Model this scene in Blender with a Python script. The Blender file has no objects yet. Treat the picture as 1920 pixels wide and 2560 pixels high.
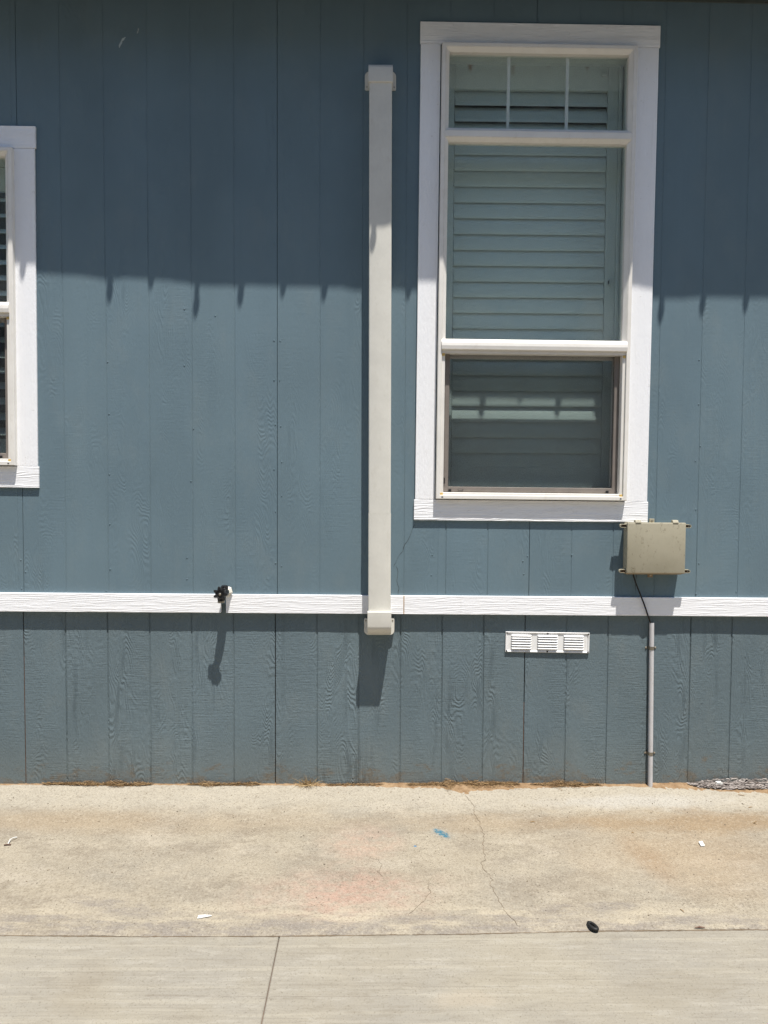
import bpy, bmesh, math, random
from mathutils import Vector, Matrix, noise

random.seed(11)
scene = bpy.context.scene
COL = scene.collection

# ------------------------------------------------------------------ camera
cam_d = bpy.data.cameras.new("camera")
cam_d.sensor_fit = 'VERTICAL'
cam_d.sensor_height = 36.0
cam_d.lens = 1923.0 / 2560.0 * 36.0
cam_d.clip_start = 0.05
cam_d.clip_end = 2000.0
cam = bpy.data.objects.new("camera", cam_d)
COL.objects.link(cam)
right = Vector((0.99991327, -0.01174075, 0.00596772))
up = -Vector((0.00543004, -0.04530695, -0.99895835))
fwd = Vector((0.0119989, 0.99890412, -0.04523927))
M = Matrix((right, up, -fwd)).transposed().to_4x4()
M.translation = Vector((1.6885, -3.7053, 1.5020))
cam.matrix_world = M
scene.camera = cam

# ------------------------------------------------------------------ light
SUN_R = 3.45          # metres of drop for each metre of depth
SUN_H = 0.46          # metres of drift to the left for each metre of depth
sun_to = Vector((SUN_H, -1.0, SUN_R)).normalized()
elev = math.asin(sun_to.z)
azim = math.atan2(sun_to.x, sun_to.y)

world = bpy.data.worlds.new("World")
scene.world = world
world.use_nodes = True
wn = world.node_tree
for n in list(wn.nodes):
    wn.nodes.remove(n)
sky = wn.nodes.new('ShaderNodeTexSky')
sky.sky_type = 'NISHITA'
sky.sun_disc = False
sky.sun_elevation = elev
sky.sun_rotation = azim
sky.altitude = 300
sky.air_density = 1.0
sky.dust_density = 0.6
sky.ozone_density = 1.2
bg = wn.nodes.new('ShaderNodeBackground')
bg.inputs['Strength'].default_value = 0.110
wo = wn.nodes.new('ShaderNodeOutputWorld')
wn.links.new(sky.outputs[0], bg.inputs[0])
wn.links.new(bg.outputs[0], wo.inputs[0])

sun_d = bpy.data.lights.new("sun", 'SUN')
sun_d.energy = 5.0
sun_d.angle = math.radians(0.53)
sun_d.color = (1.0, 0.955, 0.89)
sun = bpy.data.objects.new("sun", sun_d)
COL.objects.link(sun)
sun.location = (4, -6, 12)
sun.rotation_euler = (-sun_to).to_track_quat('-Z', 'Y').to_euler()

vs = scene.view_settings
vs.view_transform = 'Standard'
vs.look = 'None'
vs.gamma = 1.0
vs.use_curve_mapping = False
vs.exposure = 0.58

scene.render.engine = 'CYCLES'
scene.cycles.use_denoising = True
try:
    scene.cycles.denoiser = 'OPENIMAGEDENOISE'
    scene.cycles.denoising_input_passes = 'RGB_ALBEDO_NORMAL'
    scene.cycles.denoising_prefilter = 'FAST'
except Exception:
    pass
scene.cycles.max_bounces = 6
scene.cycles.diffuse_bounces = 3
scene.cycles.transparent_max_bounces = 24
scene.cycles.caustics_reflective = False
scene.cycles.caustics_refractive = False
scene.cycles.sample_clamp_indirect = 6.0


# ------------------------------------------------------------------ node helper
class NT:
    def __init__(self, name):
        self.mat = bpy.data.materials.new(name)
        self.mat.use_nodes = True
        self.t = self.mat.node_tree
        for n in list(self.t.nodes):
            self.t.nodes.remove(n)
        self.out = self.t.nodes.new('ShaderNodeOutputMaterial')

    def put(self, sock, v):
        if isinstance(v, bpy.types.NodeSocket):
            self.t.links.new(v, sock)
        elif v is not None:
            if isinstance(v, (tuple, list)) and len(v) == 3 and sock.type == 'RGBA':
                v = (*v, 1.0)
            sock.default_value = v

    def node(self, typ, **props):
        n = self.t.nodes.new(typ)
        for k, v in props.items():
            setattr(n, k, v)
        return n

    def pos(self):
        if not hasattr(self, '_g'):
            self._g = self.node('ShaderNodeNewGeometry')
        return self._g.outputs['Position']

    def island(self):
        self.pos()
        return self._g.outputs['Random Per Island']

    def rand(self):
        if not hasattr(self, '_oi'):
            self._oi = self.node('ShaderNodeObjectInfo')
        return self._oi.outputs['Random']

    def xyz(self, v):
        n = self.node('ShaderNodeSeparateXYZ')
        self.put(n.inputs[0], v)
        return n.outputs[0], n.outputs[1], n.outputs[2]

    def comb(self, x, y, z):
        n = self.node('ShaderNodeCombineXYZ')
        for i, v in enumerate((x, y, z)):
            self.put(n.inputs[i], v)
        return n.outputs[0]

    def m(self, op, a, b=None, c=None, clamp=False):
        n = self.node('ShaderNodeMath', operation=op)
        n.use_clamp = clamp
        for i, v in enumerate((a, b, c)):
            self.put(n.inputs[i], v)
        return n.outputs[0]

    def vm(self, op, a, b=None):
        n = self.node('ShaderNodeVectorMath', operation=op)
        self.put(n.inputs[0], a)
        if b is not None:
            self.put(n.inputs[1], b)
        return n.outputs['Value'] if op in ('LENGTH', 'DISTANCE', 'DOT_PRODUCT') else n.outputs[0]

    def scl(self, v, s):
        return self.vm('MULTIPLY', v, s)

    def noise(self, vec, scale=1.0, detail=2.0, rough=0.5, dist=0.0, color=False):
        n = self.node('ShaderNodeTexNoise')
        self.put(n.inputs['Vector'], vec)
        n.inputs['Scale'].default_value = scale
        n.inputs['Detail'].default_value = detail
        n.inputs['Roughness'].default_value = rough
        n.inputs['Distortion'].default_value = dist
        return n.outputs['Color'] if color else n.outputs['Fac']

    def voro(self, vec, scale, feature='F1'):
        n = self.node('ShaderNodeTexVoronoi', feature=feature)
        self.put(n.inputs['Vector'], vec)
        n.inputs['Scale'].default_value = scale
        return n.outputs['Distance']

    def rng(self, v, a, b, c=0.0, d=1.0, smooth=True):
        n = self.node('ShaderNodeMapRange')
        n.interpolation_type = 'SMOOTHSTEP' if smooth else 'LINEAR'
        self.put(n.inputs[0], v)
        for i, x in enumerate((a, b, c, d)):
            self.put(n.inputs[1 + i], x)
        return n.outputs[0]

    def mix(self, fac, a, b, blend='MIX'):
        n = self.node('ShaderNodeMix', data_type='RGBA', blend_type=blend)
        self.put(n.inputs[0], fac)
        self.put(n.inputs[6], a)
        self.put(n.inputs[7], b)
        return n.outputs[2]

    def bump(self, h, strength=1.0, dist=0.001, normal=None):
        n = self.node('ShaderNodeBump')
        n.inputs['Strength'].default_value = strength
        n.inputs['Distance'].default_value = dist
        self.put(n.inputs['Height'], h)
        if normal is not None:
            self.put(n.inputs['Normal'], normal)
        return n.outputs[0]

    def blob(self, c, r, ang=0.0, soft=0.6, wob=0.35, nscale=6.0):
        """soft edged stain: 1 at the centre c, 0 outside the ellipse r"""
        mp = self.node('ShaderNodeMapping', vector_type='TEXTURE')
        self.put(mp.inputs['Vector'], self.pos())
        mp.inputs['Location'].default_value = c
        mp.inputs['Rotation'].default_value = (0, 0, ang)
        mp.inputs['Scale'].default_value = r
        l = self.vm('LENGTH', mp.outputs[0])
        nz = self.noise(self.pos(), nscale, 4, 0.6)
        l = self.m('ADD', l, self.m('MULTIPLY', self.m('SUBTRACT', nz, 0.5), wob * 2))
        return self.rng(l, 1.0, 1.0 - soft, 0.0, 1.0)

    def done(self, base, rough=0.6, normal=None, spec=0.4, metal=0.0, **kw):
        b = self.node('ShaderNodeBsdfPrincipled')
        self.put(b.inputs['Base Color'], base)
        self.put(b.inputs['Roughness'], rough)
        self.put(b.inputs['Specular IOR Level'], spec)
        self.put(b.inputs['Metallic'], metal)
        for k, v in kw.items():
            self.put(b.inputs[k], v)
        if normal is not None:
            self.put(b.inputs['Normal'], normal)
        self.t.links.new(b.outputs[0], self.out.inputs[0])
        return self.mat


# ------------------------------------------------------------------ materials
def mat_siding(name, base, grain, stip, dirt=False):
    t = NT(name)
    p = t.pos()
    x, y, z = t.xyz(p)
    r = t.rand()
    off = t.m('MULTIPLY', r, 61.0)
    xo = t.m('ADD', x, off)
    zo = t.m('ADD', z, t.m('MULTIPLY', r, 17.0))
    # cathedral grain: contour lines of a stretched noise, only in places
    v1 = t.comb(t.m('MULTIPLY', xo, 10.5), off, t.m('MULTIPLY', zo, 2.6))
    n1 = t.noise(v1, 1.0, 1.6, 0.45, 0.25)
    rings = t.m('SINE', t.m('MULTIPLY', n1, 185.0))
    rings = t.m('MULTIPLY', rings, t.m('ADD', 0.5, t.m('MULTIPLY', t.noise(t.comb(t.m('MULTIPLY', xo, 60.0), off, t.m('MULTIPLY', zo, 30.0)), 1.0, 2), 1.0)))
    v2 = t.comb(t.m('MULTIPLY', xo, 9.0), off, t.m('MULTIPLY', zo, 1.5))
    msk = t.rng(t.noise(v2, 1.0, 3.0, 0.6), 0.42, 0.72, 0.10, 1.0)
    # straight fine grain lines
    fine = t.noise(t.comb(t.m('MULTIPLY', xo, 260.0), off, t.m('MULTIPLY', zo, 5.0)), 1.0, 2, 0.6)
    # saw marks running across the board
    saw = t.noise(t.comb(t.m('MULTIPLY', xo, 16.0), off, t.m('MULTIPLY', zo, 190.0)), 1.0, 3, 0.6)
    sawm = t.rng(t.noise(t.comb(t.m('MULTIPLY', xo, 7.0), off, t.m('MULTIPLY', zo, 2.0)), 1.0, 2), 0.40, 0.66)
    st = t.noise(p, 190.0, 4, 0.65)
    st2 = t.noise(t.scl(p, (90, 90, 55)), 1.0, 3, 0.6)
    h = t.m('MULTIPLY', t.m('MULTIPLY', rings, msk), grain)
    h = t.m('ADD', h, t.m('MULTIPLY', fine, 0.30 * grain))
    h = t.m('ADD', h, t.m('MULTIPLY', t.m('MULTIPLY', saw, sawm), stip * 1.5))
    h = t.m('ADD', h, t.m('MULTIPLY', st, stip * 0.8))
    h = t.m('ADD', h, t.m('MULTIPLY', st2, stip * 1.0))
    nrm = t.bump(h, 1.0, 0.0011)
    warp = t.noise(t.scl(p, (2.1, 1, 1.1)), 1.0, 3, 0.6)
    col = t.mix(t.rng(warp, 0.3, 0.7), tuple(c * 0.92 for c in base), tuple(c * 1.07 for c in base))
    col = t.mix(t.m('MULTIPLY', r, 0.18), col, (base[0] * 1.12, base[1] * 1.06, base[2] * 0.98))
    # sun faded and dusty mottling
    dust = t.rng(t.noise(t.scl(p, (5, 5, 3.2)), 1.0, 5, 0.68), 0.46, 0.78, 0.0, 0.35)
    col = t.mix(dust, col, (base[0] * 1.25 + .02, base[1] * 1.12 + .015, base[2] * 1.02 + .01))
    stk = t.rng(t.noise(t.comb(t.m('MULTIPLY', x, 26.0), 0.0, t.m('MULTIPLY', z, 0.9)), 1.0, 4, 0.65), 0.52, 0.74, 0.0, 0.20)
    col = t.mix(stk, col, (base[0] * 0.80, base[1] * 0.82, base[2] * 0.84))
    fle = t.rng(t.noise(t.scl(p, (46, 46, 46)), 1.0, 5, 0.75), 0.64, 0.72, 0.0, 0.35)
    col = t.mix(fle, col, (0.23, 0.27, 0.28))
    if dirt:
        nz = t.noise(t.scl(p, (7, 7, 14)), 1.0, 5, 0.7)
        lim = t.m('ADD', 0.015, t.m('MULTIPLY', t.m('SUBTRACT', nz, 0.42), 0.55))
        d = t.rng(t.m('SUBTRACT', lim, z), -0.02, 0.05, 0.0, 0.55)
        spl = t.rng(t.noise(t.scl(p, (22, 22, 30)), 1.0, 4, 0.7), 0.45, 0.62)
        col = t.mix(t.m('MULTIPLY', d, t.m('ADD', 0.25, t.m('MULTIPLY', spl, 0.75))), col, (0.15, 0.10, 0.055))
        low = t.rng(z, 0.30, 0.0, 0.0, 0.22)
        col = t.mix(low, col, (0.19, 0.18, 0.14))
    return t.done(col, t.m('ADD', 0.50, t.m('MULTIPLY', st2, 0.2)), nrm, 0.10)


def mat_trim(name, base=(0.865, 0.87, 0.885), axis='x', spacing=0.0088, depth=1.0, stip=0.3):
    t = NT(name)
    p = t.pos()
    x, y, z = t.xyz(p)
    if axis == 'z':
        x, z = z, x
    r = t.rand()
    off = t.m('MULTIPLY', r, 43.0)
    xo = t.m('ADD', x, off)
    lo = t.noise(t.comb(t.m('MULTIPLY', xo, 2.6), off, t.m('MULTIPLY', z, 16.0)), 1.0, 2.5, 0.5)
    lo2 = t.noise(t.comb(t.m('MULTIPLY', xo, 11.0), off, t.m('MULTIPLY', z, 55.0)), 1.0, 2, 0.5)
    ph = t.m('ADD', t.m('DIVIDE', z, spacing), t.m('ADD', t.m('MULTIPLY', lo, 6.0), t.m('MULTIPLY', lo2, 0.9)))
    s = t.m('SINE', t.m('MULTIPLY', ph, 6.2832))
    s = t.m('POWER', t.m('ADD', t.m('MULTIPLY', s, 0.5), 0.5), 0.55)
    br = t.rng(t.noise(t.comb(t.m('MULTIPLY', xo, 7.0), off, t.m('MULTIPLY', z, 60.0)), 1.0, 2), 0.36, 0.58, 0.15, 1.0)
    st = t.noise(p, 210.0, 3, 0.6)
    st2 = t.noise(t.comb(t.m('MULTIPLY', xo, 45.0), off, t.m('MULTIPLY', z, 130.0)), 1.0, 3, 0.6)
    h = t.m('ADD', t.m('MULTIPLY', t.m('MULTIPLY', s, br), depth), t.m('MULTIPLY', st, stip))
    h = t.m('ADD', h, t.m('MULTIPLY', st2, stip * 1.2))
    nrm = t.bump(h, 1.0, 0.0011)
    gr = t.rng(t.noise(t.scl(p, (3, 3, 3)), 1.0, 5, 0.7), 0.45, 0.75, 0.0, 0.14)
    col = t.mix(gr, base, (base[0] * 0.86, base[1] * 0.84, base[2] * 0.78))
    sc = t.rng(t.noise(t.scl(p, (30, 30, 30)), 1.0, 6, 0.75), 0.62, 0.70, 0.0, 0.35)
    col = t.mix(sc, col, (0.52, 0.48, 0.42))
    drip = t.rng(t.noise(t.comb(t.m('MULTIPLY', t.xyz(p)[0], 34.0), 0.0, t.m('MULTIPLY', t.xyz(p)[2], 2.5)), 1.0, 3, 0.6), 0.60, 0.74, 0.0, 0.16)
    col = t.mix(drip, col, (0.60, 0.57, 0.50))
    return t.done(col, 0.5, nrm, 0.3)


def mat_plain(name, base, rough=0.5, spec=0.4, metal=0.0, var=0.06, bump=0.0, bscale=120.0, grime=None):
    t = NT(name)
    p = t.pos()
    n = t.noise(p, 9.0, 5, 0.65)
    col = t.mix(t.rng(n, 0.3, 0.7), tuple(c * (1 - var) for c in base), tuple(min(1, c * (1 + var)) for c in base))
    if grime:
        g = t.rng(t.noise(t.scl(p, (40, 40, 18)), 1.0, 5, 0.7), 0.52, 0.74, 0.0, grime[1])
        col = t.mix(g, col, grime[0])
    nrm = t.bump(t.noise(p, bscale, 3, 0.6), 1.0, bump) if bump else None
    return t.done(col, rough, nrm, spec, metal)


M_WALL = mat_siding('siding_paint', (0.136, 0.195, 0.229), 0.32, 0.46)
M_SKIRT = mat_siding('skirting_paint', (0.130, 0.172, 0.192), 0.80, 1.45, dirt=True)
M_TRIM_H = mat_trim('trim_paint_horizontal', spacing=0.0088, depth=1.0, stip=0.25)
M_TRIM_B = mat_trim('band_paint', spacing=0.0105, depth=0.62, stip=0.5)
M_TRIM_V = mat_trim('trim_paint_vertical', axis='z', spacing=0.011, depth=0.38, stip=0.75)
M_VINYL = mat_plain('window_vinyl', (0.76, 0.735, 0.685), 0.38, 0.45, var=0.04, grime=((0.55, 0.47, 0.36), 0.22))
M_SCREENFRAME = mat_plain('screen_frame_metal', (0.20, 0.175, 0.155), 0.5, 0.4, var=0.1, bump=0.0003)
M_MESH = mat_plain('screen_wire', (0.035, 0.035, 0.036), 0.6, 0.3)
M_BLACK = mat_plain('black_plastic', (0.012, 0.012, 0.013), 0.35, 0.5)
M_YELLOW = mat_plain('aged_plastic', (0.60, 0.42, 0.13), 0.5, 0.4, var=0.15)
M_COVER = mat_plain('pipe_cover_plastic', (0.63, 0.615, 0.555), 0.42, 0.4, var=0.04, bump=0.00012, bscale=60, grime=((0.42, 0.38, 0.30), 0.16))
M_WHITEMETAL = mat_plain('white_enamel', (0.78, 0.78, 0.77), 0.4, 0.45, var=0.05, grime=((0.42, 0.38, 0.31), 0.5))
M_PVC = mat_plain('grey_pvc', (0.53, 0.52, 0.525), 0.45, 0.4, var=0.05, grime=((0.30, 0.27, 0.22), 0.3))
M_GALV = mat_plain('galvanised_strap', (0.26, 0.235, 0.19), 0.42, 0.5, metal=0.7, var=0.2)
M_SCREW = mat_plain('screw_steel', (0.45, 0.40, 0.32), 0.35, 0.5, metal=0.9, var=0.2)
M_RUBBER = mat_plain('black_rubber', (0.010, 0.010, 0.010), 0.55, 0.35)
M_CAULK = mat_plain('painted_brass', (0.66, 0.63, 0.55), 0.45, 0.5, var=0.2, bump=0.0008, bscale=90, grime=((0.35, 0.27, 0.12), 0.8))
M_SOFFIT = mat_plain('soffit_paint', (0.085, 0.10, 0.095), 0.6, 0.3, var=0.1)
M_FASCIA = mat_plain('fascia_paint', (0.55, 0.56, 0.57), 0.5, 0.35)
M_ROOF = mat_plain('roof_shingle', (0.11, 0.10, 0.095), 0.9, 0.2, var=0.3, bump=0.002)
M_INSIDE = mat_plain('interior_paint', (0.30, 0.29, 0.27), 0.8, 0.2)
M_DARK = mat_plain('dark_sheathing', (0.05, 0.036, 0.026), 0.9, 0.1, var=0.3)
M_RAW = mat_plain('raw_panel_edge', (0.14, 0.065, 0.032), 0.9, 0.1, var=0.4)
M_REVEAL = mat_plain('window_reveal', (0.72, 0.72, 0.70), 0.6, 0.3)
M_PAPER = mat_plain('white_scrap', (0.70, 0.70, 0.67), 0.6, 0.3)
M_LAP = mat_plain('blocker_siding_paint', (0.42, 0.425, 0.42), 0.6, 0.3, var=0.08)
M_MARK = mat_plain('worn_mark', (0.19, 0.165, 0.11), 0.6, 0.3)
M_BULB = mat_plain('bulb_glass', (0.45, 0.42, 0.36), 0.15, 0.6)
M_WIRE = mat_plain('green_wire', (0.02, 0.045, 0.02), 0.5, 0.4)


def mat_shutter():
    t = NT('shutter_paint')
    col = (0.78, 0.79, 0.77)
    cur = None
    for (sx, sz, a) in ((2.142, 3.515, 0.9), (2.351, 3.50, 0.35), (2.525, 3.535, 0.3), (2.716, 3.53, 0.8)):
        b = t.m('MULTIPLY', t.blob((sx, 0.13, sz), (0.017, 0.3, 0.05), 0, 0.8, 0.3, 60.0), a)
        col = t.mix(b, col, (0.34, 0.14, 0.03))
    return t.done(col, 0.45, None, 0.35)


M_SHUTTER = mat_shutter()


def mat_glass():
    t = NT('window_glass')
    tr = t.node('ShaderNodeBsdfTransparent')
    tr.inputs[0].default_value = (0.938, 0.968, 0.963, 1)
    gl = t.node('ShaderNodeBsdfGlossy')
    gl.inputs['Roughness'].default_value = 0.0
    gl.inputs['Color'].default_value = (0.80, 0.92, 0.95, 1)
    fr = t.node('ShaderNodeFresnel')
    fr.inputs[0].default_value = 1.52
    t.pos()
    fac = t.m('MULTIPLY', fr.outputs[0], t.m('SUBTRACT', 1.0, t._g.outputs['Backfacing']), clamp=True)
    # a film of dust
    df = t.node('ShaderNodeBsdfDiffuse')
    df.inputs[0].default_value = (0.5, 0.5, 0.46, 1)
    dn = t.rng(t.noise(t.scl(t.pos(), (3, 3, 2)), 1.0, 5, 0.65), 0.35, 0.75, 0.010, 0.040)
    a = t.node('ShaderNodeMixShader')
    t.put(a.inputs[0], fac)
    t.t.links.new(tr.outputs[0], a.inputs[1])
    t.t.links.new(gl.outputs[0], a.inputs[2])
    b = t.node('ShaderNodeMixShader')
    t.put(b.inputs[0], dn)
    t.t.links.new(a.outputs[0], b.inputs[1])
    t.t.links.new(df.outputs[0], b.inputs[2])
    t.t.links.new(b.outputs[0], t.out.inputs[0])
    return t.mat


M_GLASS = mat_glass()


def mat_box():
    t = NT('junction_box_plastic')
    p = t.pos()
    n = t.noise(p, 10, 5, 0.65)
    col = t.mix(t.rng(n, 0.3, 0.7), (0.325, 0.298, 0.218), (0.365, 0.336, 0.250))
    sp = t.noise(t.scl(p, (85, 85, 50)), 1.0, 3, 0.6)
    pat = t.rng(t.noise(p, 7.5, 2), 0.34, 0.52)
    col = t.mix(t.m('MULTIPLY', t.rng(sp, 0.58, 0.70, 0.0, 0.50), pat), col, (0.165, 0.138, 0.09))
    x, y, z = t.xyz(p)
    lowm = t.rng(z, 1.062, 1.043, 0.0, 0.75)
    col = t.mix(lowm, col, (0.24, 0.15, 0.07))
    return t.done(col, 0.55, t.bump(t.noise(p, 160, 3, 0.6), 1.0, 0.00015), 0.35)


M_BOX = mat_box()


def mat_straw(name, c1, c2):
    t = NT(name)
    r = t.island()
    col = t.mix(r, c1, c2)
    return t.done(col, 0.8, None, 0.2)


M_STRAW = mat_straw('dry_straw', (0.11, 0.062, 0.028), (0.40, 0.27, 0.135))
M_STRAWPALE = mat_straw('pale_straw', (0.30, 0.19, 0.08), (0.62, 0.48, 0.27))
M_LITTER = mat_straw('grey_litter', (0.07, 0.055, 0.048), (0.38, 0.34, 0.31))
M_GRIT = mat_straw('grit', (0.05, 0.04, 0.03), (0.30, 0.24, 0.17))


def mat_soil():
    t = NT('soil')
    p = t.pos()
    n = t.noise(p, 30, 6, 0.7)
    n2 = t.noise(p, 160, 4, 0.7)
    col = t.mix(t.rng(n, 0.3, 0.7), (0.20, 0.125, 0.068), (0.32, 0.225, 0.135))
    col = t.mix(t.rng(n2, 0.55, 0.75, 0, 0.6), col, (0.12, 0.065, 0.03))
    return t.done(col, 0.95, t.bump(t.m('ADD', n, n2), 1.0, 0.004), 0.1)


M_SOIL = mat_soil()


def mat_apron():
    t = NT('apron_concrete')
    p = t.pos()
    x, y, z = t.xyz(p)
    big = t.noise(p, 1.7, 4, 0.6)
    mid = t.noise(t.scl(p, (5, 7, 5)), 1.0, 6, 0.7)
    col = t.mix(t.rng(big, 0.35, 0.65), (0.312, 0.270, 0.202), (0.272, 0.243, 0.194))
    col = t.mix(t.rng(mid, 0.35, 0.70), col, (0.355, 0.31, 0.235))
    b3 = t.rng(t.noise(t.scl(p, (2.3, 4.5, 1)), 1.0, 7, 0.72), 0.50, 0.60)
    col = t.mix(t.m('MULTIPLY', b3, 0.5), col, (0.225, 0.190, 0.145))
    b4 = t.rng(t.noise(t.scl(p, (3.1, 5.5, 7)), 1.0, 7, 0.74), 0.53, 0.62)
    col = t.mix(t.m('MULTIPLY', b4, 0.55), col, (0.385, 0.34, 0.268))
    # pale worn cement close to the wall
    nw = t.noise(t.scl(p, (2.4, 6, 1)), 1.0, 5, 0.7)
    near = t.m('ADD', y, t.m('MULTIPLY', t.m('SUBTRACT', nw, 0.5), 0.30))
    pale = t.rng(near, -0.30, -0.12, 0.0, 0.62)
    col = t.mix(pale, col, (0.40, 0.365, 0.295))
    pale2 = t.blob((2.95, -0.15, -0.02), (0.62, 0.10, 0.3), 0.02, 0.8, 0.5, 8)
    col = t.mix(t.m('MULTIPLY', pale2, 0.6), col, (0.43, 0.41, 0.365))
    # brown silt where the slope breaks
    band = t.m('ABSOLUTE', t.m('ADD', near, 0.335))
    silt = t.rng(band, 0.13, 0.0, 0.0, 1.0)
    xr = t.rng(x, 1.6, 3.3, 0.22, 0.75)
    col = t.mix(t.m('MULTIPLY', silt, xr), col, (0.255, 0.175, 0.098))
    tan = t.blob((3.05, -0.62, -0.04), (0.75, 0.42, 0.4), -0.25, 0.9, 0.45, 3.5)
    col = t.mix(t.m('MULTIPLY', tan, 0.42), col, (0.335, 0.235, 0.135))
    tan2 = t.blob((2.82, -0.66, -0.04), (0.10, 0.30, 0.4), 0.2, 0.9, 0.5, 6)
    col = t.mix(t.m('MULTIPLY', tan2, 0.5), col, (0.275, 0.185, 0.108))
    tan3 = t.blob((0.35, -0.32, -0.03), (0.7, 0.16, 0.4), 0.0, 0.9, 0.5, 5)
    col = t.mix(t.m('MULTIPLY', tan3, 0.45), col, (0.30, 0.23, 0.15))
    blot = t.rng(t.noise(t.scl(p, (16, 22, 16)), 1.0, 7, 0.75), 0.38, 0.60, 0.25, 1.0)
    # pink stains
    pk = t.blob((1.58, -0.90, -0.045), (0.50, 0.24, 0.4), 0.05, 0.95, 0.5, 4)
    col = t.mix(t.m('MULTIPLY', t.m('MULTIPLY', pk, blot), 0.85), col, (0.40, 0.262, 0.20))
    pk2 = t.blob((1.63, -0.52, -0.04), (0.26, 0.20, 0.4), 0.3, 0.95, 0.5, 5)
    col = t.mix(t.m('MULTIPLY', t.m('MULTIPLY', pk2, blot), 0.7), col, (0.40, 0.28, 0.21))
    # rough grey skin along the outer edge and a few grey tongues
    ne = t.noise(t.scl(p, (3.2, 14, 1)), 1.0, 6, 0.72)
    edge = t.m('ADD', y, t.m('MULTIPLY', t.m('SUBTRACT', ne, 0.5), 0.34))
    gre = t.rng(edge, -1.035, -1.10, 0.0, 1.0)
    for c, rr, a in (((0.80, -0.985, -0.05), (0.30, 0.055, .4), -0.25), ((0.45, -1.05, -0.05), (0.22, 0.035, .4), 0.0),
                     ((2.45, -1.0, -0.05), (0.30, 0.05, .4), 0.12), ((2.10, -1.05, -0.05), (0.25, 0.03, .4), 0.0),
                     ((2.86, -1.06, -0.05), (0.25, 0.035, .4), 0.0)):
        gre = t.m('MAXIMUM', gre, t.m('MULTIPLY', t.blob(c, rr, a, 0.5, 0.55, 14), 0.85))
    spk = t.rng(t.noise(t.scl(p, (9, 26, 26)), 1.0, 7, 0.75), 0.40, 0.60)
    col = t.mix(t.m('MULTIPLY', gre, t.m('ADD', 0.05, t.m('MULTIPLY', spk, 0.85))), col, (0.235, 0.208, 0.178))
    crm = t.m('MULTIPLY', t.rng(edge, -0.90, -1.0), t.m('SUBTRACT', 1.0, gre))
    col = t.mix(t.m('MULTIPLY', crm, t.rng(ne, 0.45, 0.6, 0.0, 0.55)), col, (0.47, 0.41, 0.30))
    # blue paint mark
    bl = t.blob((1.987, -0.43, -0.035), (0.058, 0.023, 0.3), -0.92, 0.35, 0.30, 45)
    bl = t.m('MULTIPLY', bl, t.rng(t.noise(p, 90, 3, 0.6), 0.40, 0.52, 0.25, 1.0))
    halo = t.blob((1.987, -0.43, -0.035), (0.10, 0.06, 0.3), -0.8, 0.9, 0.5, 20)
    col = t.mix(t.m('MULTIPLY', halo, 0.3), col, (0.24, 0.265, 0.255))
    col = t.mix(bl, col, (0.035, 0.15, 0.215))
    dot = t.blob((1.866, -0.543, -0.04), (0.008, 0.008, 0.3), 0, 0.4, 0.1, 40)
    col = t.mix(dot, col, (0.05, 0.17, 0.30))
    # sand grain and pits
    g1 = t.noise(p, 120, 5, 0.75)
    g2 = t.noise(p, 320, 3, 0.7)
    col = t.mix(t.rng(g1, 0.52, 0.68, 0.0, 0.75), col, (0.15, 0.12, 0.085))
    col = t.mix(t.rng(g1, 0.47, 0.32, 0.0, 0.45), col, (0.52, 0.47, 0.36))
    g3 = t.noise(p, 48, 5, 0.75)
    col = t.mix(t.rng(g3, 0.53, 0.68, 0.0, 0.40), col, (0.19, 0.155, 0.11))
    col = t.mix(t.rng(g3, 0.47, 0.33, 0.0, 0.35), col, (0.43, 0.385, 0.30))
    pit = t.rng(t.voro(p, 62.0), 0.16, 0.06)
    pm = t.rng(t.noise(p, 5, 3), 0.42, 0.62)
    col = t.mix(t.m('MULTIPLY', t.m('MULTIPLY', pit, pm), 0.7), col, (0.07, 0.052, 0.035))
    col = t.mix(1.0, col, (0.945, 0.95, 0.96), 'MULTIPLY')
    h = t.m('ADD', t.m('MULTIPLY', g1, 1.0), t.m('ADD', t.m('MULTIPLY', g2, 0.6), t.m('MULTIPLY', mid, 1.4)))
    h = t.m('SUBTRACT', h, t.m('MULTIPLY', t.m('MULTIPLY', pit, pm), 0.8))
    return t.done(col, 0.92, t.bump(h, 1.0, 0.0032), 0.15)


M_APRON = mat_apron()


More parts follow.
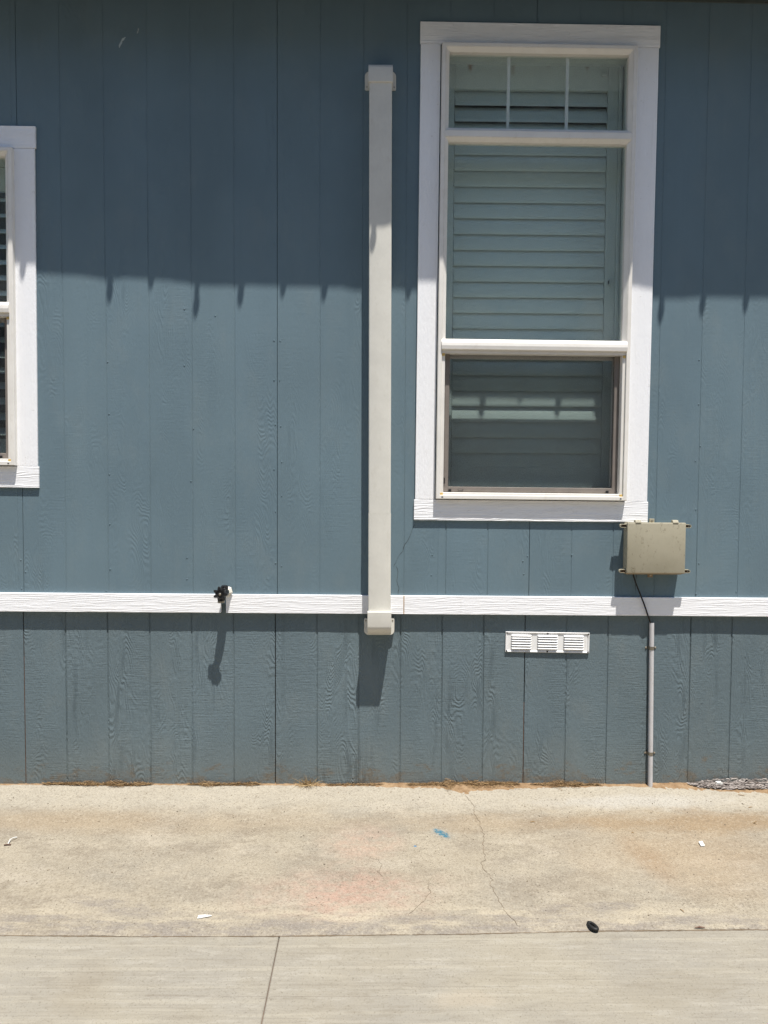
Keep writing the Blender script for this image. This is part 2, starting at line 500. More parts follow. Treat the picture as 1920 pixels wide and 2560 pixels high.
def mat_slab():
    t = NT('driveway_concrete')
    p = t.pos()
    x, y, z = t.xyz(p)
    big = t.noise(p, 1.9, 4, 0.6)
    mid = t.noise(t.scl(p, (6, 8, 6)), 1.0, 6, 0.7)
    broom = t.noise(t.comb(t.m('MULTIPLY', x, 2.2), t.m('MULTIPLY', y, 130.0), 0.0), 1.0, 5, 0.7)
    broom2 = t.noise(t.comb(t.m('MULTIPLY', x, 1.2), t.m('MULTIPLY', y, 34.0), 3.0), 1.0, 3, 0.6)
    col = t.mix(t.rng(big, 0.35, 0.65), (0.300, 0.270, 0.210), (0.278, 0.256, 0.212))
    col = t.mix(t.rng(mid, 0.45, 0.75, 0.0, 0.6), col, (0.335, 0.305, 0.24))
    col = t.mix(t.rng(broom, 0.50, 0.70, 0.0, 0.75), col, (0.225, 0.20, 0.16))
    col = t.mix(t.rng(broom2, 0.52, 0.66, 0.0, 0.65), col, (0.35, 0.32, 0.255))
    sm = t.noise(t.scl(p, (7, 26, 7)), 1.0, 7, 0.76)
    col = t.mix(t.rng(sm, 0.52, 0.64, 0.0, 0.55), col, (0.355, 0.33, 0.275))
    col = t.mix(t.rng(sm, 0.47, 0.36, 0.0, 0.50), col, (0.225, 0.198, 0.155))
    rp = t.blob((1.97, -1.455, -0.07), (0.13, 0.055, 0.3), 0.1, 0.6, 0.5, 12)
    col = t.mix(t.m('MULTIPLY', rp, 0.45), col, (0.36, 0.31, 0.235))
    rp2 = t.blob((2.62, -1.40, -0.07), (0.30, 0.12, 0.3), 0.2, 0.8, 0.5, 9)
    col = t.mix(t.m('MULTIPLY', rp2, 0.35), col, (0.25, 0.22, 0.165))
    rp3 = t.blob((0.80, -1.40, -0.07), (0.14, 0.16, 0.3), 0.2, 0.9, 0.5, 9)
    col = t.mix(t.m('MULTIPLY', rp3, 0.4), col, (0.245, 0.21, 0.155))
    g1 = t.noise(p, 150, 4, 0.7)
    col = t.mix(t.rng(g1, 0.54, 0.70, 0.0, 0.6), col, (0.14, 0.12, 0.09))
    pit = t.rng(t.voro(t.scl(p, (1, 1.6, 1)), 34.0), 0.10, 0.04)
    pm = t.rng(t.noise(p, 4, 3), 0.52, 0.66)
    col = t.mix(t.m('MULTIPLY', t.m('MULTIPLY', pit, pm), 0.6), col, (0.09, 0.07, 0.05))
    col = t.mix(1.0, col, (0.915, 0.92, 0.93), 'MULTIPLY')
    h = t.m('ADD', t.m('MULTIPLY', broom, 1.2), t.m('ADD', t.m('MULTIPLY', g1, 0.7), t.m('MULTIPLY', mid, 0.5)))
    return t.done(col, 0.9, t.bump(h, 1.0, 0.0016), 0.15)


M_SLAB = mat_slab()
M_GROUND = mat_plain('ground_earth', (0.21, 0.17, 0.12), 0.95, 0.1, var=0.25, bump=0.004, bscale=25)
M_CRACK = mat_plain('crack_dirt_and_shade', (0.15, 0.115, 0.08), 0.95, 0.1, var=0.25)
M_JOINT = mat_plain('joint_dirt', (0.16, 0.11, 0.085), 0.95, 0.1, var=0.2)
M_HAIR = mat_plain('paint_crack', (0.045, 0.055, 0.055), 0.8, 0.2)
M_SMEAR = mat_plain('white_smear', (0.36, 0.42, 0.44), 0.7, 0.2, var=0.2)


# ------------------------------------------------------------------ mesh helpers
class MB:
    def __init__(self):
        self.v, self.f = [], []

    def add(self, vs, fs):
        o = len(self.v)
        self.v += [tuple(q) for q in vs]
        self.f += [tuple(i + o for i in q) for q in fs]
        return self

    def box(self, x0, x1, y0, y1, z0, z1):
        return self.add([(x0, y0, z0), (x1, y0, z0), (x1, y1, z0), (x0, y1, z0), (x0, y0, z1), (x1, y0, z1), (x1, y1, z1), (x0, y1, z1)],
                        [(0, 3, 2, 1), (4, 5, 6, 7), (0, 1, 5, 4), (1, 2, 6, 5), (2, 3, 7, 6), (3, 0, 4, 7)])

    def ring(self, x0, x1, z0, z1, prof):
        """mitred rectangular frame; prof = [(inset, y), ...]"""
        vs, fs = [], []
        for (d, y) in prof:
            vs += [(x0 + d, y, z0 + d), (x1 - d, y, z0 + d), (x1 - d, y, z1 - d), (x0 + d, y, z1 - d)]
        for i in range(len(prof) - 1):
            for k in range(4):
                a, b = i * 4 + k, i * 4 + (k + 1) % 4
                fs.append((a, b, b + 4, a + 4))
        return self.add(vs, fs)

    def lathe(self, c, axis, prof, n=20, cap=True):
        """prof = [(distance along axis, radius), ...]"""
        ax = Vector(axis).normalized()
        u = ax.orthogonal().normalized()
        w = ax.cross(u)
        c = Vector(c)
        vs, fs = [], []
        for (d, r) in prof:
            for k in range(n):
                a = 2 * math.pi * k / n
                vs.append(c + ax * d + (u * math.cos(a) + w * math.sin(a)) * r)
        for i in range(len(prof) - 1):
            for k in range(n):
                a, b = i * n + k, i * n + (k + 1) % n
                fs.append((a, b, b + n, a + n))
        if cap:
            fs.append(tuple(range(n - 1, -1, -1)))
            fs.append(tuple(range((len(prof) - 1) * n, len(prof) * n)))
        return self.add(vs, fs)

    def tube(self, pts, r, n=8):
        pts = [Vector(q) for q in pts]
        vs, fs = [], []
        ref = Vector((0.3, 0.9, 0.2))
        for i, q in enumerate(pts):
            t = (pts[min(i + 1, len(pts) - 1)] - pts[max(i - 1, 0)]).normalized()
            u = (ref - t * ref.dot(t)).normalized()
            w = t.cross(u)
            rr = r[i] if isinstance(r, (list, tuple)) else r
            for k in range(n):
                a = 2 * math.pi * k / n
                vs.append(q + (u * math.cos(a) + w * math.sin(a)) * rr)
        for i in range(len(pts) - 1):
            for k in range(n):
                a, b = i * n + k, i * n + (k + 1) % n
                fs.append((a, b, b + n, a + n))
        fs.append(tuple(range(n - 1, -1, -1)))
        fs.append(tuple(range((len(pts) - 1) * n, len(pts) * n)))
        return self.add(vs, fs)

    def prism(self, poly, y0, y1):
        """poly in (x, z), extruded from y0 (front) to y1 (back)"""
        n = len(poly)
        vs = [(x, y0, z) for x, z in poly] + [(x, y1, z) for x, z in poly]
        fs = [tuple(range(n)), tuple(range(2 * n - 1, n - 1, -1))]
        for i in range(n):
            j = (i + 1) % n
            fs.append((j, i, i + n, j + n))
        return self.add(vs, fs)

    def extx(self, poly, x0, x1):
        """poly in (y, z), extruded along x"""
        n = len(poly)
        vs = [(x0, y, z) for y, z in poly] + [(x1, y, z) for y, z in poly]
        fs = [tuple(range(n)), tuple(range(2 * n - 1, n - 1, -1))]
        for i in range(n):
            j = (i + 1) % n
            fs.append((j, i, i + n, j + n))
        return self.add(vs, fs)

    def obj(self, name, mat, parent=None, bevel=0.0, seg=2, smooth=False, off=None):
        me = bpy.data.meshes.new(name)
        v = self.v
        if off is not None:
            v = [(a - off[0], b - off[1], c - off[2]) for a, b, c in v]
        me.from_pydata(v, [], self.f)
        bm = bmesh.new()
        bm.from_mesh(me)
        bmesh.ops.recalc_face_normals(bm, faces=bm.faces)
        if bevel:
            bmesh.ops.bevel(bm, geom=list(bm.edges), offset=bevel, segments=seg, affect='EDGES', profile=0.5)
        if smooth:
            for f in bm.faces:
                f.smooth = True
            ang = math.radians(smooth if smooth is not True else 40)
            for e in bm.edges:
                if len(e.link_faces) == 2 and e.calc_face_angle(0) > ang:
                    e.smooth = False
        bm.to_mesh(me)
        bm.free()
        me.materials.append(mat)
        o = bpy.data.objects.new(name, me)
        COL.objects.link(o)
        if parent is not None:
            o.parent = parent
        return o


def empty(name, loc=(0, 0, 0), roty=0.0, parent=None):
    o = bpy.data.objects.new(name, None)
    o.empty_display_size = 0.1
    COL.objects.link(o)
    o.location = loc
    o.rotation_euler = (0, roty, 0)
    if parent is not None:
        o.parent = parent
    return o


def tag(o, label, cat, group=None):
    o['label'] = label
    o['category'] = cat
    if group:
        o['group'] = group
    return o


def struct(o, label=None):
    o['kind'] = 'structure'
    if label:
        o['label'] = label
    return o


def nz(x, y, z=0.0):
    return noise.noise(Vector((x, y, z)))


# ------------------------------------------------------------------ ground
def ground_z(y):
    """height of the apron surface; y is negative away from the wall"""
    d = -y
    if d <= 0:
        return -0.010
    if d <= 0.35:
        return -0.010 - 0.032 * d / 0.35
    return -0.042 - 0.018 * (d - 0.35) / 0.79


SEAM = [(-2.6, -1.120), (0.0, -1.128), (0.42, -1.134), (0.89, -1.140), (1.36, -1.140), (1.78, -1.132), (2.0, -1.129), (2.40, -1.114), (2.65, -1.110), (3.07, -1.105), (6.6, -1.10)]


def seam_y(x):
    for (a, b), (c, d) in zip(SEAM, SEAM[1:]):
        if x <= c:
            return b + (d - b) * (x - a) / (c - a)
    return SEAM[-1][1]


def apron_h(x, y):
    return ground_z(y) + 0.0022 * nz(x * 3.1, y * 3.1) + 0.0011 * nz(x * 11, y * 11, 4)


mb = MB()
NX, NY = 420, 60
X0, X1 = -2.6, 6.6
vs, fs = [], []
for i in range(NX + 1):
    x = X0 + (X1 - X0) * i / NX
    ye = seam_y(x) + 0.005 * nz(x * 6, 1.7) + 0.0035 * nz(x * 31, 3.1)
    for j in range(NY + 1):
        tt = j / NY
        y = 0.045 + (ye - 0.045) * tt
        h = apron_h(x, y)
        e = (y - ye)
        if e < 0.035:                      # feathered, broken outer lip
            k = 1 - e / 0.035
            h -= k * k * (0.0045 + 0.004 * (0.5 + 0.5 * nz(x * 9, 7.7)) + 0.002 * nz(x * 40, y * 40))
        vs.append((x, y, h))
    vs.append((x, ye - 0.0005, -0.11))
W = NY + 2
for i in range(NX):
    for j in range(NY + 1):
        fs.append((i * W + j, (i + 1) * W + j, (i + 1) * W + j + 1, i * W + j + 1))
mb.add(vs, fs)
apron = struct(mb.obj('pavement', M_APRON, smooth=60))
apron['label'] = 'sloping rough tan concrete apron stained brown and pink along the wall'


def slab_z(y):
    return -0.0675 - 0.012 * (-y - 1.12)


def slab(x0, x1, y0, y1):
    b = MB()
    c = 0.003
    n = 40
    vs, fs = [], []
    prof = [(0.0, -0.12), (0.0, -c), (c, 0.0)]
    xs = [x0 + (x1 - x0) * k / n for k in range(n + 1)]
    for ring in ((0, -0.12), (0, -c), (c, 0.0)):
        d, dz = ring
        for (xx, yy) in ((x0 + d, y1 + d), (x1 - d, y1 + d), (x1 - d, y0 - d), (x0 + d, y0 - d)):
            vs.append((xx, yy, slab_z(yy) + dz))
    for i in range(2):
        for k in range(4):
            a, bb = i * 4 + k, i * 4 + (k + 1) % 4
            fs.append((a, bb, bb + 4, a + 4))
    fs.append((8, 9, 10, 11))
    b.add(vs, fs)
    return b


drive = struct(MB().box(-2.6, 6.6, -6.2, -1.06, -0.24, -0.20).obj('driveway', M_JOINT))
JX = 1.3695
for (a, b_) in ((-2.6, JX - 0.0013), (JX + 0.0013, 4.40), (4.405, 6.6)):
    slab(a, b_, -1.05, -3.60).obj('slab', M_SLAB, drive)
    slab(a, b_, -3.606, -6.2).obj('slab', M_SLAB, drive)
jm = MB().box(JX - 0.0022, JX + 0.0022, -3.6, -1.06, -0.13, -0.079)
jm.obj('joint_filler', M_JOINT, drive)

gm = MB()
gm.add([(-900, -900, -0.26), (900, -900, -0.26), (900, 900, -0.26), (-900, 900, -0.26)], [(0, 1, 2, 3)])
struct(gm.obj('ground', M_GROUND))


def crack(name, pts, w, mat, parent, zf, jit=0.004):
    """thin irregular ribbon lying on a surface"""
    P = []
    for (a, b) in zip(pts, pts[1:]):
        L = math.hypot(b[0] - a[0], b[1] - a[1])
        n = max(2, int(L / 0.012))
        for k in range(n):
            t = k / n
            P.append((a[0] + (b[0] - a[0]) * t + random.uniform(-jit, jit), a[1] + (b[1] - a[1]) * t + random.uniform(-jit, jit) * .5))
    P.append(pts[-1])
    vs, fs = [], []
    for i, q in enumerate(P):
        p0, p1 = P[max(0, i - 1)], P[min(len(P) - 1, i + 1)]
        tx, ty = p1[0] - p0[0], p1[1] - p0[1]
        L = math.hypot(tx, ty) or 1
        nx, ny = -ty / L, tx / L
        ww = w * random.uniform(0.45, 1.35) * (0.4 if i in (0, len(P) - 1) else 1)
        for s in (-1, 1):
            px, py = q[0] + nx * ww * s / 2, q[1] + ny * ww * s / 2
            vs.append(zf(px, py))
    for i in range(len(P) - 1):
        fs.append((2 * i, 2 * i + 1, 2 * i + 3, 2 * i + 2))
    return MB().add(vs, fs).obj(name, mat, parent)


gz = lambda x, y: (x, y, apron_h(x, y) + 0.0012)
crack('crack', [(2.128, -0.097), (2.157, -0.171), (2.153, -0.26), (2.164, -0.328), (2.168, -0.454), (2.155, -0.523), (2.146, -0.653), (2.125, -0.675), (2.127, -0.709), (2.146, -0.774), (2.15, -0.802), (2.136, -0.83), (2.15, -0.898), (2.162, -0.988), (2.18, -1.049), (2.201, -1.10)], 0.0017, M_CRACK, apron, gz)
crack('crack', [(1.909, -0.788), (1.899, -0.844), (1.905, -0.89), (1.878, -0.942), (1.846, -0.988), (1.815, -1.037)], 0.0014, M_CRACK, apron, gz)
crack('crack', [(1.669, -0.638), (1.709, -0.653), (1.725, -0.699), (1.709, -0.744), (1.732, -0.788)], 0.0012, M_CRACK, apron, gz)
sz = lambda x, y: (x, y, slab_z(y) + 0.0006)
crack('crack', [(1.0, -1.437), (1.36, -1.440)], 0.0005, M_JOINT, drive, sz, 0.0006)
crack('crack', [(1.38, -1.440), (1.72, -1.443)], 0.0004, M_JOINT, drive, sz, 0.0006)

crack('joint_lip_shade', [(x, seam_y(x) - 0.0022) for x in [-2.5 + 0.11 * k for k in range(82)]], 0.0055, M_CRACK, drive, lambda x, y: (x, y, slab_z(y) + 0.0009), 0.0016)  # dark gap ribbon; the shadow under the apron lip is in its colour

# ------------------------------------------------------------------ house
house = tag(empty('house'), 'blue grey grooved wood panel house wall with white trim boards and eave', 'house')

PITCH = 0.2032
# openings in the wall (x0, x1, z0, z1)
OPEN = [(1.995, 2.888, 1.410, 3.512), (-0.800, -0.024, 1.556, 3.020)]


def sub_rects(x0, x1, z0, z1):
    rects = [(x0, x1, z0, z1)]
    for (a, b, c, d) in OPEN:
        out = []
        for (p, q, r, s) in rects:
            if q <= a or p >= b or s <= c or r >= d:
                out.append((p, q, r, s))
                continue
            if p < a:
                out.append((p, a, r, s))
            if q > b:
                out.append((b, q, r, s))
            m0, m1 = max(p, a), min(q, b)
            if r < c:
                out.append((m0, m1, r, c))
            if s > d:
                out.append((m0, m1, d, s))
        rects = out
    return rects


def warp(x, z, amp):
    return amp * (nz(x * 1.7, z * 1.3, 2.0) + 0.5 * nz(x * 4.5, z * 3.1, 9.0))


def board(mb, x0, x1, z0, z1, yf, yb, ch, amp, rough=0.0):
    nst = max(2, int((z1 - z0) / 0.05))
    inner = 6 if rough else 2
    cols = [(x0, yb, 0), (x0, yf + ch, 0)] + [(x0 + ch + (x1 - x0 - 2 * ch) * k / inner, yf, 1 if 0 < k < inner else 0) for k in range(inner + 1)] + [(x1, yf + ch, 0), (x1, yb, 0)]
    m = len(cols)
    vs, fs = [], []
    for i in range(nst + 1):
        z = z0 + (z1 - z0) * i / nst
        for (x, y, fl) in cols:
            w = warp(x, z, amp)
            if fl and rough:
                w += rough * (nz(x * 40, z * 25, 1) + 0.4 * nz(x * 90, z * 60, 3))
            vs.append((x, y + (w if y < yb else 0), z))
    for i in range(nst):
        for k in range(m - 1):
            a = i * m + k
            fs.append((a, a + 1, a + m + 1, a + m))
    mb.add(vs, fs)


for p in range(-2, 5):
    xa, xb = p * 6 * PITCH, (p + 1) * 6 * PITCH
    # upper wall sheet
    mb = MB()
    for (a, b, c, d) in sub_rects(xa + 0.0012, xb - 0.0012, 0.885, 3.80):
        mb.box(a, b, 0.0014, 0.011, c, d)
    sheet = mb.obj('siding_panel', M_WALL, house)
    for k in range(6):
        gl = 0.0026
        l = xa + k * PITCH + (0.0011 if k == 0 else gl)
        r_ = xa + (k + 1) * PITCH - (0.0011 if k == 5 else gl)
        for (a, b, c, d) in sub_rects(l, r_, 0.885, 3.80):
            mb = MB()
            board(mb, a, b, c, d, 0.0, 0.004, 0.0009, 0.0007)
            mb.obj('siding_board', M_WALL, sheet, smooth=30)
    # skirting sheet under the band
    xs = xa - 0.012
    sk = MB().box(xs + 0.002, xs + 6 * PITCH - 0.002, 0.0215, 0.030, -0.09, 0.885).obj('skirting_panel', M_RAW, house)
    sk2 = MB().box(xs + 0.0045, xs + 6 * PITCH - 0.0045, 0.0195, 0.0213, -0.09, 0.884).obj('groove_floor', M_SKIRT, sk)
    for k in range(6):
        gl = 0.0034
        l = xs + k * PITCH + (0.0019 if k == 0 else gl)
        r_ = xs + (k + 1) * PITCH - (0.0019 if k == 5 else gl)
        mb = MB()
        board(mb, l, r_, -0.09, 0.885, 0.016, 0.0208, 0.0013, 0.0019, 0.0009)
        mb.obj('skirting_board', M_SKIRT, sk, smooth=30)

# bare wood showing in two skirting seams
for (px, za, zb) in ((-0.012, -0.05, 0.62), (2.4264, -0.05, 0.40)):
    MB().box(px - .0012, px + .0010, 0.0185, 0.0212, za, zb).obj('raw_edge', M_RAW, house)
# sheathing behind the sheets, floor, ceiling and inner walls of the room
mb = MB()
for (a, b, c, d) in sub_rects(-2.46, 6.12, -0.1, 3.80):
    mb.box(a, b, 0.0315, 0.10, c, d)
mb.obj('sheathing', M_DARK, house)
mb = MB()
mb.box(-2.46, 6.12, 0.101, 2.9, 0.86, 0.90)
mb.box(-2.46, 6.12, 0.101, 2.9, 3.60, 3.64)
mb.box(-2.46, 6.12, 2.9, 2.95, 0.86, 3.64)
mb.box(-2.50, -2.461, 0.0315, 2.95, -0.1, 3.80)
mb.box(6.121, 6.16, 0.0315, 2.95, -0.1, 3.80)
mb.obj('interior_wall', M_INSIDE, house)

# white band board between wall and skirting, in three lengths
def band(x0, x1, za, zb):
    b = MB()
    y0, y1 = -0.012, 0.0145
    h0 = lambda x: -0.0030 * (x - 1.7)
    b.add([(x0, y0, .841 + h0(x0)), (x1, y0, .841 + h0(x1)), (x1, y0, .931 + h0(x1)), (x0, y0, .931 + h0(x0)),
           (x0, y1, .841 + h0(x0)), (x1, y1, .841 + h0(x1)), (x1, y1, .931 + h0(x1)), (x0, y1, .931 + h0(x0))],
          [(0, 1, 2, 3), (7, 6, 5, 4), (0, 4, 5, 1), (3, 2, 6, 7), (1, 5, 6, 2), (0, 3, 7, 4)])
    return b.obj('band_board', M_TRIM_B, house, bevel=0.0015, seg=1)


for (a, b) in ((-2.45, 0.9475), (0.9735, 1.8310), (1.8325, 6.11)):
    band(a, b, 0, 0)
MB().box(1.8300, 1.8336, -0.0128, 0.0, 0.842, 0.930).obj('rust_streak', mat_plain('rust_stain', (0.50, 0.30, 0.12), 0.7, 0.2, var=0.4), house)

# eave
EAVE = [(-2.8, 2.49), (0.085, 2.452), (0.346, 2.4415), (0.63, 2.429), (0.849, 2.4157), (1.134, 2.405), (1.244, 2.402), (1.44, 2.400), (1.64, 2.399), (1.84, 2.390), (3.056, 2.374), (3.55, 2.367), (6.4, 2.35)]
ZE = 3.775
front = []
for (xs_, zs_) in EAVE:
    dpt = (ZE - zs_) / SUN_R
    front.append((xs_ + SUN_H * dpt, -dpt))
mb = MB()
n = len(front)
vs, fs = [], []
for (x, y) in front:
    vs += [(x, y, ZE), (x, y, ZE + 0.16), (x, y + 0.02, ZE + 0.16), (x, y + 0.02, ZE)]
for i in range(n - 1):
    for k in range(4):
        a, b = i * 4 + k, i * 4 + (k + 1) % 4
        fs.append((a, b, b + 4, a + 4))
fs += [(0, 1, 2, 3), ((n - 1) * 4 + 3, (n - 1) * 4 + 2, (n - 1) * 4 + 1, (n - 1) * 4)]
mb.add(vs, fs)
mb.obj('fascia', M_FASCIA, house)
mb = MB()
vs, fs = [], []
SOF = 3.752
for (x, y) in front:
    vs += [(x, y + 0.0205, ZE + 0.02), (x, -0.002, SOF - 0.004 * (x - 3.0) * 0 + 0.02)]
for i in range(n - 1):
    fs.append((2 * i, 2 * i + 1, 2 * i + 3, 2 * i + 2))
mb.add(vs, fs)
mb.obj('soffit', M_SOFFIT, house)
# small moulding in the corner of wall and soffit
mb = MB()
h0 = lambda x: -0.0092 * (x - 3.0)
vs = []
for x in (-2.6, 6.3):
    vs += [(x, -0.014, 3.742 + h0(x)), (x, -0.014, 3.79), (x, -0.0015, 3.79), (x, -0.0015, 3.742 + h0(x))]
mb.add(vs, [(0, 1, 5, 4), (1, 2, 6, 5), (2, 3, 7, 6), (3, 0, 4, 7), (0, 3, 2, 1), (4, 5, 6, 7)])
mb.obj('corner_moulding', M_SOFFIT, house)
mb = MB()
mb.extx([(-0.412, ZE + 0.162), (-0.412, ZE + 0.19), (1.5, ZE + 0.85), (3.3, ZE + 0.20), (3.3, ZE + 0.172), (1.5, ZE + 0.82)], -2.8, 6.4)
mb.obj('roof', M_ROOF, house)

# nail heads set in the paint
NAILS = [(1.204, 2.149), (1.233, 2.149), (1.204, 1.961), (1.231, 1.961), (1.211, 1.751), (1.236, 1.743), (1.204, 1.536), (1.241, 1.572), (1.24, 1.41), (1.211, 1.334), (0.413, 2.042), (0.777, 2.028), (0.417, 1.796), (0.819, 1.729), (0.416, 1.508), (0.806, 1.477), (1.631, 1.423), (0.779, 2.294), (0.925, 2.264), (0.416, 1.269), (-0.012, 1.094), (0.01, 1.037), (0.415, 1.051), (0.785, 1.109), (0.784, 1.005), (1.211, 1.085), (1.24, 1.071), (1.638, 1.138), (-0.011, 0.956), (0.396, 0.947), (3.242, 2.074), (3.245, 1.862), (3.258, 1.662), (3.236, 1.59), (3.244, 1.355), (1.968, 1.129), (1.964, 1.03), (2.408, 1.1), (2.429, 1.125), (2.413, 1.037), (2.645, 1.131), (3.265, 1.093), (3.451, 0.956), (3.255, 0.945), (1.204, 2.60), (0.60, 2.62), (1.20, 3.35)]
mb = MB()
for (x, z) in NAILS:
    r = random.uniform(0.0034, 0.0046)
    mb.lathe((x, warp(x, z, 0.0007) + 0.0006, z), (random.uniform(-.1, .1), -1, random.uniform(-.1, .1)), [(0, r), (0.0016, r * 0.92), (0.0026, r * 0.45)], 8)
nl = mb.obj('nail_heads', M_WALL, house, smooth=50)
nl['kind'] = 'stuff'
wz = lambda x, z: (x, warp(x, z, 0.0007) - 0.0006, z)
crack('paint_crack', [(1.882, 1.277), (1.864, 1.236), (1.851, 1.203), (1.831, 1.169), (1.825, 1.147), (1.807, 1.124), (1.781, 1.068)], 0.0016, M_HAIR, house, wz, 0.002)
crack('paint_crack', [(1.794, 1.074), (1.803, 1.034), (1.799, 1.0), (1.808, 0.966), (1.804, 0.935)], 0.0022, M_HAIR, house, wz, 0.003)
crack('paint_crack', [(2.962, 1.04), (2.957, 0.99), (2.960, 0.945)], 0.0018, M_HAIR, house, wz, 0.001)
crack('white_smear', [(0.481, 3.498), (0.489, 3.522), (0.498, 3.538), (0.512, 3.548)], 0.010, M_SMEAR, house, wz, 0.003)
crack('white_smear', [(0.566, 3.566), (0.571, 3.578), (0.570, 3.592)], 0.005, M_SMEAR, house, wz, 0.002)


# ------------------------------------------------------------------ unseen house, added to block low sky and even the pane reflections
nb = tag(empty('sky_blocker_house', (2.0, -7.0, -0.26)), 'unseen plain house with lap siding added to block low sky', 'house')
off = (2.0, -7.0, -0.26)
MB().box(-7.0, 11.0, -12.0, -7.03, -0.25, 6.40).obj('wall', M_LAP, nb, off=off)
for k in range(32):
    z = -0.10 + k * 0.203
    MB().extx([(-7.029, z + 0.213), (-7.018, z + 0.213), (-7.0, z), (-7.029, z)], -7.0, 11.0).obj('lap_board', M_LAP, nb, off=off)
MB().extx([(-6.6, 6.44), (-6.6, 6.60), (-9.5, 8.6), (-12.4, 6.60), (-12.4, 6.44)], -7.4, 11.4).obj('roof', M_ROOF, nb, off=off)

# ------------------------------------------------------------------ windows
def window(x0, x1, z0, z1, tw_l, tw_r, head, apr, fx0, fx1, rot, transom, rail, label):
    """x0..z1: outer edge of the trim boards; fx0, fx1: outer edge of the vinyl frame"""
    cx, cz = (x0 + x1) / 2, (z0 + z1) / 2
    w = empty('window', (cx, 0, cz), rot, house)
    w['label'] = label
    o = (cx, 0, cz)
    yb, yt = 0.0, -0.0125

    def part(mb_, name, mat, parent=w, **kw):
        return mb_.obj(name, mat, parent, off=o, **kw)

    part(MB().box(x0 + .002, x1, yt, yb, z1 - head, z1), 'trim_board', M_TRIM_H, bevel=0.0018)
    part(MB().box(x0, x1, yt, yb, z0, z0 + apr), 'trim_board', M_TRIM_H, bevel=0.0018)
    part(MB().box(x0 + .005, x0 + tw_l, yt + .0008, yb, z0 + apr + .001, z1 - head - .0015), 'trim_board', M_TRIM_V, bevel=0.0018)
    part(MB().box(x1 - tw_r, x1 - .005, yt + .0008, yb, z0 + apr + .001, z1 - head - .0015), 'trim_board', M_TRIM_V, bevel=0.0018)
    fz0, fz1 = z0 + apr + 0.0045, z1 - head - 0.0070
    FW, BW = 0.019, 0.0175
    part(MB().ring(fx0, fx1, fz0, fz1, [(0.0, 0.09), (0.0, -0.037), (0.0025, -0.040), (FW - .0015, -0.040), (FW, -0.0375), (FW, 0.09)]), 'frame', M_VINYL)
    ax0, ax1 = fx0 + FW, fx1 - FW
    top = fz1 - FW
    gx0, gx1 = ax0 + BW, ax1 - BW
    bead = [(0, -0.0375), (0.0010, -0.0385), (BW - .002, -0.0245), (BW, -0.022), (BW, 0.016)]
    if transom:
        ta, tb = transom
        part(MB().box(ax0, ax1, -0.0395, 0.03, ta, tb), 'transom_bar', M_VINYL, bevel=0.001, seg=1)
        part(MB().ring(ax0, ax1, tb, top, bead), 'glazing_bead', M_VINYL)
        for yg in (0.000, 0.019):
            part(MB().box(gx0 - .004, gx1 + .004, yg, yg + 0.004, tb + BW - .004, top - BW + .004), 'pane', M_GLASS)
        for k in (1, 2):
            gx = gx0 + (gx1 - gx0) * k / 3 + (0.0025 if k == 1 else 0.0)
            part(MB().box(gx - .0072, gx + .0072, 0.007, 0.013, tb + BW, top - BW), 'grille_bar', M_REVEAL)
        top2 = ta
    else:
        top2 = top
    ra, rb = rail
    part(MB().ring(ax0, ax1, rb - BW, top2, bead), 'glazing_bead', M_VINYL)
    for yg in (0.000, 0.019):
        part(MB().box(gx0 - .004, gx1 + .004, yg, yg + 0.004, rb - .004, top2 - BW + .004), 'pane', M_GLASS)
    mr = MB().extx([(-0.036, ra), (-0.047, ra + 0.003), (-0.049, ra + 0.02), (-0.047, rb - .018), (-0.040, rb - .004), (-0.030, rb), (0.026, rb), (0.026, ra)], ax0 - .002, ax1 + .002)
    part(mr, 'meeting_rail', M_VINYL)
    part(MB().box(ax0 + .002, ax1 - .002, -0.034, 0.03, ra - 0.0145, ra - .0005), 'rail_lip', M_VINYL)
    # tracks of the lower opening
    lz0 = fz0 + FW
    part(MB().ring(ax0, ax1, lz0 - .004, ra + .016, [(0, -0.030), (0.001, -0.031), (BW - .003, -0.031), (BW - .001, -0.027), (BW - .001, 0.05)]), 'track', M_VINYL)
    sx0, sx1, sz0, sz1 = gx0 - .001, gx1 + .001, lz0 + BW - .004, ra + .022
    part(MB().ring(sx0, sx1, sz0, sz1, [(0, 0.02), (0, 0.006), (0.006, 0.001), (0.024, 0.001), (0.026, 0.006), (0.026, 0.02)]), 'screen_frame', M_SCREENFRAME)
    # lower sash behind the screen
    part(MB().ring(sx0, sx1, sz0, ra - .004, [(0, 0.050), (0, 0.034), (0.024, 0.034), (0.026, 0.037), (0.026, 0.050)]), 'sash', M_VINYL)
    for yg in (0.0385, 0.0445):
        part(MB().box(sx0 + .02, sx1 - .02, yg, yg + 0.003, sz0 + .02, ra - .024), 'pane', M_GLASS)
    # woven insect screen
    sm = MB()
    pit, wr = 0.0016, 0.00014
    z = sz0 + 0.024
    while z < sz1 - 0.024:
        sm.add([(sx0 + .022, .0100, z - wr), (sx0 + .022, .0100, z + wr), (sx0 + .022, .0100 + 2 * wr, z), (sx1 - .022, .0100, z - wr), (sx1 - .022, .0100, z + wr), (sx1 - .022, .0100 + 2 * wr, z)],
               [(0, 1, 4, 3), (1, 2, 5, 4), (2, 0, 3, 5)])
        z += pit
    x = sx0 + 0.022
